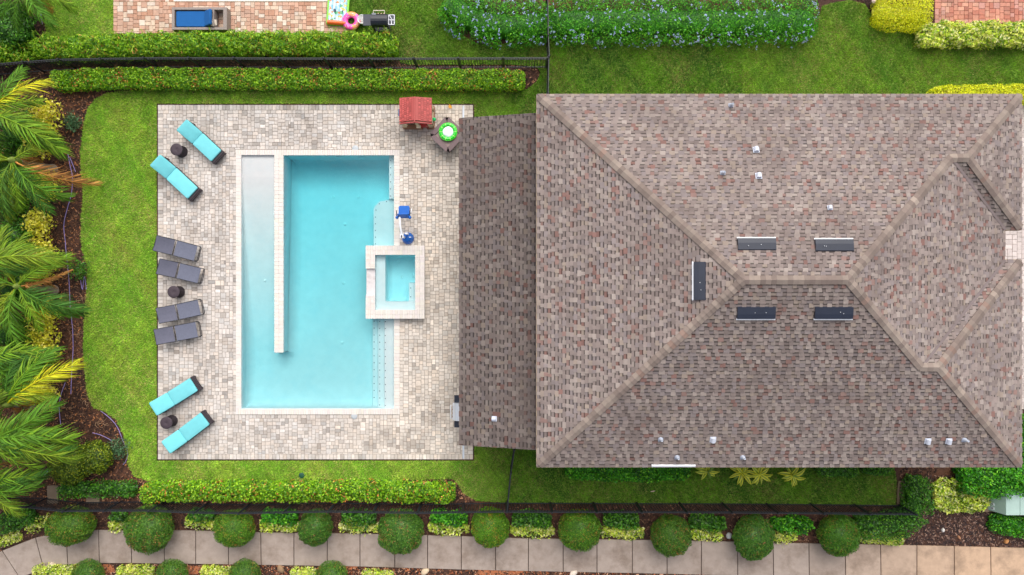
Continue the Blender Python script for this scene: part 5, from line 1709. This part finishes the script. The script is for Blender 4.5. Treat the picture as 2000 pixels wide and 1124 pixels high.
mb = MB(); mb.box((.12, .02, .36), (.10, .03, .012)); mb.box((-.17, .03, .40), (.1, .03, .012)); mb.build('sticker', M_white, lf)
st = Vector((-.03, .0, 0))
mb = MB(); o_ = rrect(.42, .46, .07, 4, (-.03, .95)); mb.slab(o_, .78, .84, .02, BL, True); mb.build('seat', M_plastic, lf)
mb = MB(); o_ = rrect(.42, .40, .07, 4, (0, 0)); mb.slab(o_, 0, .035, .012, BL, True)
o = mb.build('backrest', M_plastic, lf, (-.03, .79, 1.03)); o.rotation_euler = (R(74), 0, 0)
mb = MB(); mb.lathe([(.016, 0), (.016, .02), (.001, .024)], 10)
for sx in (-.09, .09): link('bolt', mb.mesh('bolt') if sx < 0 else bpy.data.meshes['bolt'], M_white, lf, (-.03 + sx, .80, .842))
mb = MB()
for sx in (-1, 1):
    mb.tube([(-.03 + sx * .24, .74, 1.02), (-.03 + sx * .25, .80, 1.04), (-.03 + sx * .25, .98, 1.04)], .02, 6, col=(.06, .06, .08))
mb.build('armrest', M_plastic, lf)
mb = MB()
for sx in (-1, 1): mb.lathe([(.055, -.06), (.062, 0), (.05, .06), (.001, .065)], 12, c=(-.03 + sx * .24, .72, 1.0), col=BL)
mb.build('headrest_pad', M_plastic, lf)
mb = MB(); mb.tube([(-.26, .75, .9), (-.27, 1.14, .55), (-.27, 1.16, .3)], .016, 6); mb.tube([(.2, .75, .9), (.21, 1.1, .5)], .016, 6); mb.box((-.27, 1.10, .32), (.05, .09, .02), col=(.1, .06, .05)); mb.build('footrest', M_white, lf)
mb = MB(); mb.tube([(-.10, .8, .95), (.0, .84, .9), (.12, .82, .9), (.26, .9, .93)], .014, 5); mb.build('seat_belt', M_black, lf)

# --- built-in grill half under the patio roof
p = P(897, 805, 1.0)
gr = thing('barbecue_grill', 'stainless steel barbecue with dark side shelves standing at the patio roof edge', 'grill', (p.x, p.y, 0))
mb = MB(); mb.box((.05, 0, .45), (.50, .62, .82)); mb.build('cabinet', M_black, gr)
mb = MB(); rings = []
for k in range(7):
    t = math.pi * k / 6; rings.append([(.02 - .24 * math.cos(t), y, .92 + .17 * math.sin(t)) for y in (-.33, .33)])
mb.loft(rings, cap=False, closed=False); 
for y in (-.33, .33): mb.add([(.02 - .24 * math.cos(math.pi * k / 6), y, .92 + .17 * math.sin(math.pi * k / 6)) for k in range(7)], [tuple(range(7)) if y > 0 else tuple(range(7))[::-1]])
mb.box((.0, 0, .90), (.5, .66, .05)); mb.build('lid', M_steel, gr)
mb = MB(); mb.tube([(-.22, -.25, 1.0), (-.33, -.25, 1.0), (-.33, .25, 1.0), (-.22, .25, 1.0)], .014, 8); mb.build('handle', M_steel, gr)
mb = MB()
for y in (-.2, -.07, .07, .2): mb.lathe([(.022, 0), (.022, .03), (.001, .03)], 10, c=(-.27, y, .84), col=lin(150, 110, 100))
mb.build('knob', M_plastic, gr)
for sy in (-1, 1):
    mb = MB(); mb.box((.03, sy * .47, .87), (.46, .28, .035)); mb.build('side_shelf', M_darkmetal, gr)

# --- fallen leaf, big and orange
p = P(879, 209, 0); lf2 = MB()
lf2.add([(-.09, -.02, .01), (-.03, .06, .035), (.05, .05, .03), (.10, -.03, .012), (.03, -.06, .03), (-.05, -.06, .03), (0, 0, .008)], [(0, 6, 1), (1, 6, 2), (2, 6, 3), (3, 6, 4), (4, 6, 5), (5, 6, 0)], lin(238, 170, 46), True)
o = lf2.build('fallen_leaf', M_leaf, loc=(p.x, p.y, 0)); o.rotation_euler = (0, 0, R(120)); tag(o, 'large fallen orange leaf on the patio edge by the playhouse', 'leaf')

# ================================================================== NEIGHBOUR'S THINGS
p = P(390, 37, .35)
db = thing('daybed', 'grey wicker daybed with blue cushion on the neighbour patio', 'daybed', (p.x, p.y, 0))
WK = lin(150, 138, 132); LX, LY = 1.06, .42
M_wick2 = mat('grey_wicker', rough=.75, var=.2, scale=40, bump=.6, bscale=70)
mb = MB()
for sy in (-1, 1): mb.box((0, sy * (LY - .035), .19), (2 * LX, .09, .38), col=WK)
mb.build('side_rail', M_wick2, db)
mb = MB(); mb.box((-LX + .05, 0, .19), (.1, 2 * LY - .165, .38), col=WK); mb.build('end_rail', M_wick2, db)
mb = MB(); mb.box((LX - .07, 0, .19), (.14, 2 * LY - .165, .38), col=WK); mb.build('end_rail', M_wick2, db)
mb = MB(); mb.box((-.2, 0, .12), (1.6, .68, .06), col=lin(120, 110, 106)); mb.build('base', M_wick2, db)
BC = lin(22, 92, 158)
mb = MB(); mb.slab(rrect(1.16, .60, .04, 3, (-.34, 0)), .22, .34, .03, BC, True); mb.build('seat_cushion', M_fabric, db)
mb = MB(); mb.slab(rrect(.40, .60, .04, 3, (.2, 0)), 0, .10, .03, np.array(BC) * .95, True); o = mb.build('back_cushion', M_fabric, db, (.24, 0, .28)); o.rotation_euler = (0, R(-38), 0)
mb = MB(); mb.box((.56, 0, .27), (.06, .64, .34), col=WK); mb.build('back_frame', M_wick2, db)
mb = MB(); mb.add([(.45, -.3, .4), (.66, -.25, .33), (.66, -.05, .37), (.5, -.02, .41), (.52, -.16, .46)], [(0, 1, 4), (1, 2, 4), (2, 3, 4), (3, 0, 4)], lin(214, 200, 186)); mb.build('folded_cloth', M_fabric, db)

p = P(660, 14, .1)
mt = thing('air_mattress', 'inflatable mattress with colourful printed picture and lime green edge', 'pool float', (p.x, p.y, 0), R(-4))
mb = MB()
for k in range(5):
    x = -.28 + .14 * k; n_ = 12
    rings = [[(x + .075 * math.cos(2 * math.pi * j / 10), y, .085 + .075 * math.sin(2 * math.pi * j / 10)) for j in range(10)] for y in np.linspace(-.55, 1.2, n_)]
    mb.loft(rings[::-1], (1, 1, 1), True, True)
mb.build('top', M_print, mt)
mb = MB(); o_ = rrect(.86, 2.0, .10, 4, (0, .28)); mb.slab(o_, 0, .085, .035, lin(120, 200, 40), True); mb.build('rim', M_vinyl, mt)
mb = MB(); rings = [[(-.36 + .72 * i / 8, -.62 + .09 * math.cos(2 * math.pi * j / 10), .11 + .09 * math.sin(2 * math.pi * j / 10)) for j in range(10)] for i in range(9)]
mb.loft(rings, lin(232, 104, 40), True, True); mb.build('pillow', M_vinyl, mt)
p = P(685.5, 40.5, .15); dn = MB(); torus(dn, .245, .118, 0, 2 * math.pi, 49, (1, 1, 1), cap=False, n=16)
o = dn.build('swim_ring', M_donut, loc=(p.x, p.y, .0)); tag(o, 'pink sprinkled swim ring lying between the mattress and the black grill', 'pool float')
p = P(710, 44, 0)
bk = thing('bucket', 'white bucket peeking out from under the left shelf of the black grill', 'bucket', (p.x, p.y, 0))
mb = MB(); mb.lathe([(.12, 0), (.165, .30), (.175, .31), (.175, .33), (.15, .33), (.115, .03), (.001, .03)], 24, col=lin(232, 232, 232), cap=False); mb.build('shell', M_plastic, bk)
mb = MB(); mb.tube([(.17 * math.cos(t), .17 * math.sin(t), .33 + .02 * math.sin(t)) for t in np.linspace(0, math.pi, 12)], .006, 5); mb.build('handle', M_steel, bk)

p = P(741, 38, .9)
g2 = thing('barbecue_grill', 'black cart barbecue with side burner on the neighbour grass', 'grill', (p.x, p.y, 0))
mb = MB(); mb.box((0, -.02, .78), (.62, .44, .16)); mb.build('firebox', M_black, g2)
mb = MB(); rings = []
for k in range(9):
    t = math.pi * k / 8; rings.append([(x, -.03 + .22 * math.cos(t), .86 + .2 * math.sin(t) ** .7) for x in (-.31, .31)])
mb.loft(rings, cap=False, closed=False, smooth=False)
for x in (-.31, .31): mb.add([(x, -.03 + .22 * math.cos(math.pi * k / 8), .86 + .2 * math.sin(math.pi * k / 8) ** .7) for k in range(9)], [tuple(range(9)) if x < 0 else tuple(range(9))[::-1]])
mb.build('lid', M_darkmetal, g2).color = (.45, .45, .42, 1)
mb = MB(); mb.tube([(-.21, .18, .98), (-.21, .29, 1.0), (.21, .29, 1.0), (.21, .18, .98)], .016, 8, lin(226, 214, 196)); mb.build('handle', M_plastic, g2)
mb = MB(); mb.box((-.19, .15, 1.0), (.16, .09, .02), col=lin(120, 126, 130)); mb.build('badge', M_plastic, g2)
mb = MB()
for x in (-.06, .06, .16): mb.lathe([(.022, 0), (.022, .04), (.001, .04)], 10, c=(x, .24, .80), col=lin(226, 190, 170))
mb.build('knob', M_plastic, g2)
mb = MB(); mb.box((-.47, -.01, .84), (.31, .42, .04), col=(1.3, 1.25, 1.2)); mb.build('side_shelf', M_darkmetal, g2)
mb = MB(); mb.box((.45, -.01, .84), (.27, .42, .04)); o = mb.build('side_burner', M_darkmetal, g2)
mb = MB()
for a, b_ in (((.34, -.19), (.34, .17)), ((.56, -.19), (.56, .17)), ((.34, -.19), (.56, -.19)), ((.34, .17), (.56, .17)), ((.34, -.02), (.56, -.02)), ((.38, .15), (.46, .02)), ((.45, -.19), (.45, -.02))):
    mb.tube([(*a, .87), (*b_, .87)], .016, 5)
mb.build('grate', M_white, o)
lm = MB(); lm.box((0, 0, .35), (.045, .045, .70)); me = lm.mesh('leg')
for x in (-.28, .28):
    for y in (-.2, .16): link('leg', me, M_black, g2, (x, y, 0))
mb = MB(); mb.box((0, -.02, .16), (.58, .36, .03)); mb.build('lower_shelf', M_black, g2)
mb = MB()
for x in (-.3, .3): mb.tube([(x - .02, -.22, .08), (x + .02, -.22, .08)], .08, 14)
mb.build('wheel', M_black, g2)

# ================================================================== SMALL THINGS
# utility box
p = P(1984, 983, .55)
ub = thing('utility_box', 'pale green utility box at the right edge behind the yellow bed', 'utility box', (p.x, p.y, 0))
GB = lin(166, 190, 182)
mb = MB(); V = [(-.72, -.42, 0), (1.0, -.42, 0), (1.0, .42, 0), (-.72, .42, 0), (-.52, -.40, .72), (1.0, -.40, .72), (1.0, .40, .72), (-.52, .40, .72)]
mb.add(V, [(4, 5, 6, 7), (0, 1, 5, 4), (1, 2, 6, 5), (2, 3, 7, 6), (3, 0, 4, 7)], GB); mb.build('cabinet', M_plastic, ub)
mb = MB(); mb.box((-.25, 0, .735), (.52, .80, .03), col=np.array(GB) * 1.02); mb.build('lid', M_plastic, ub)
mb = MB(); mb.box((.45, 0, .733), (.84, .80, .03), col=np.array(GB)); mb.build('lid', M_plastic, ub)
mb = MB(); mb.box((.1, 0, -.01), (1.9, 1.0, .08), col=lin(128, 108, 92)); mb.build('base_pad', M_concrete, ub)
for y in (-.30, -.14):
    mb = MB(); mb.box((0, 0, 0), (.012, .10, .14), col=lin(226, 230, 240)); o = mb.build('sticker', M_plastic, ub, (-.665, y, .22)); o.rotation_euler = (0, R(15.5), 0)
    mb = MB(); mb.box((-.002, 0, -.02), (.014, .06, .05), col=lin(30, 34, 60)); o2 = mb.build('print', M_plastic, o)
# stained stone pad at the end of the side lawn
p = P(1759, 964, 0); o = MB(); o.slab([(-.14, -.48), (.14, -.46), (.15, .50), (-.08, .47), (-.12, .2)], -.06, .0, .01, lin(120, 104, 84))
o = o.build('stone_pad', M_concrete, loc=(p.x, p.y, 0)); tag(o, 'stained stone pad at the right end of the side lawn', 'stone slab')
# concrete footing blocks under the olive shrubs
for x, y, w, h_, lab in ((104, 966, .44, .7, 'weathered stone block below the left olive shrub'), (182, 966, .52, .72, 'weathered stone block below the right olive shrub')):
    p = P(x, y, 0); m = MB(); m.slab(rrect(w, h_, .05, 2), -.06, .04, .015, lin(128, 112, 96)); o = m.build('stone_block', M_concrete, loc=(p.x, p.y, 0)); tag(o, lab, 'stone block')
# green valve box in the lower lawn
p = P(589, 929, 0); m = MB(); m.lathe([(.11, -.05), (.11, .012), (.095, .02), (.001, .02)], 18, col=lin(24, 78, 62)); o = m.build('valve_cover', M_plastic, loc=(p.x, p.y, 0)); tag(o, 'round dark green valve cover in the lawn below the pool', 'valve cover')
# path light top right
p = P(1705, 4, .3); pl = thing('path_light', 'small path light in dark mulch left of the golden square hedge', 'garden light', (p.x, p.y, 0))
m = MB(); m.tube([(0, 0, -.06), (0, 0, .40)], .012, 6); m.build('stake', M_black, pl)
m = MB(); m.lathe([(.09, .38), (.06, .43), (.02, .46), (.001, .46)], 14, col=lin(220, 200, 190)); m.build('shade', M_plastic, pl)
# stones, litter and solid bits of the beds
for x, y, r, c, lab in ((98, 1112, .26, lin(196, 180, 160), 'pale flat stone by the sidewalk bend at the bottom edge'), (548, 1112, .16, lin(150, 120, 90), 'small stone block at the bottom edge left of the wide clay patch'), (830, 1117, .17, lin(214, 190, 160), 'pale stone block at the bottom edge below the fifth round bush'), (1120, 1121, .16, lin(220, 205, 190), 'pale stone block at the bottom edge below the seventh round bush'), (1424, 1047, .14, lin(206, 208, 210), 'light grey stone just left of the darkest round bush'),
                        (1966, 1058, .09, lin(216, 150, 92), 'orange round stone in dark mulch at the lower right'), (1873, 1050, .07, lin(206, 140, 96), 'small orange stone in dark mulch near the sidewalk'), (1842, 1036, .07, lin(225, 220, 215), 'small white stone in the middle of the dark mulch')):
    p = P(x, y, 0); m = MB(); q = random.random() * 6
    m.loft([[(r * f * math.cos(t) * (1 + .16 * math.sin(2 * t + q)), r * .7 * f * math.sin(t) * (1 + .14 * math.cos(3 * t + q)), z) for t in np.linspace(0, 2 * math.pi, 12, endpoint=False)] for f, z in ((1, -.06), (1.02, .0), (.85, .045), (.4, .06), (.02, .062))], c, True, True)
    o = m.build('stone', M_concrete, loc=(p.x, p.y, 0)); o.rotation_euler = (0, 0, q); tag(o, lab, 'stone')
# purple irrigation hose
HC = lin(150, 132, 190)
def hose(pts, lab):
    q = [P(x, y, 0) for x, y in pts]; o0 = q[0].copy()
    path = []
    for i in range(len(q) - 1):
        a, b, c, d = q[max(i - 1, 0)], q[i], q[i + 1], q[min(i + 2, len(q) - 1)]
        for k in range(6):
            t = k / 6
            v = .5 * ((2 * b) + (c - a) * t + (2 * a - 5 * b + 4 * c - d) * t * t + (3 * b - a - 3 * c + d) * t ** 3)
            path.append((v.x - o0.x, v.y - o0.y, -.012 + .012 * math.sin(i * 2.3 + t)))
    path.append((q[-1].x - o0.x, q[-1].y - o0.y, -.01))
    m = MB(); m.tube(path, .014, 6, HC); o = m.build('irrigation_hose', M_plastic, loc=(o0.x, o0.y, 0)); tag(o, lab, 'hose')
hose([(132, 300), (137, 325), (141, 348), (138, 385), (132, 405), (124, 440), (128, 480), (130, 505), (134, 545), (137, 598), (141, 640), (142, 690), (140, 725), (138, 770)], 'long purple drip hose running down the mulch bed under the palms')
hose([(127, 748), (118, 775), (115, 800), (118, 830)], 'short purple hose curving past the trunk of the lower palm')
hose([(180, 846), (196, 850), (212, 858), (218, 863)], 'purple hose piece beside the right olive shrub')
hose([(196, 803), (212, 815), (224, 828), (234, 846), (240, 862), (246, 876), (249, 890), (245, 902), (240, 908)], 'purple hose looping along the lawn edge round the blue green shrublet')
hose([(157, 548), (161, 566), (164, 540), (168, 566)], 'bent purple hose under the feathery fern')
hose([(136, 308), (142, 322), (147, 336)], 'short purple hose end at the upper lawn edge')
hose([(81, 20), (80, 34), (83, 48)], 'short purple hose in mulch left of the neighbour lawn')
hose([(66, 923), (84, 922), (92, 921), (86, 930)], 'purple hose scrap left of the olive shrubs')
# dry brushwood on the mulch
for x, y, lab in ((160, 582, 'dry pale twigs on mulch beside the middle of the lawn'), (165, 782, 'branching dry twig on mulch below the yellow frond'), (125, 792, 'dry twig bundle next to the lower palm trunk'), (150, 648, 'dry twigs on mulch between middle and lower palms'), (195, 828, 'straw coloured cuttings on mulch at the lower lawn bend')):
    p = P(x, y, 0); m = MB()
    for k in range(12):
        a = random.random() * 6.28; x0, y0 = random.gauss(0, .1), random.gauss(0, .08); L_ = random.uniform(.1, .28)
        m.tube([(x0, y0, .0), (x0 + L_ * .5 * math.cos(a), y0 + L_ * .5 * math.sin(a), .05), (x0 + L_ * math.cos(a + .5), y0 + L_ * math.sin(a + .5), .02)], [.008, .007, .004], 4, np.array(lin(178, 142, 112)) * random.uniform(.8, 1.1))
    o = m.build('dry_twigs', M_bark, loc=(p.x, p.y, -.04)); tag(o, lab, 'twigs')
p = P(1275, 960, 0); m = MB(); m.tube([(-.09, 0, .03), (0, .012, .045), (.09, .03, .03)], [.018, .028, .01], 6, lin(222, 200, 180)); o = m.build('dry_leaf', M_leaf, loc=(p.x, p.y, 0)); tag(o, 'pale dry leaf on the side lawn below the dark hedge', 'leaf')
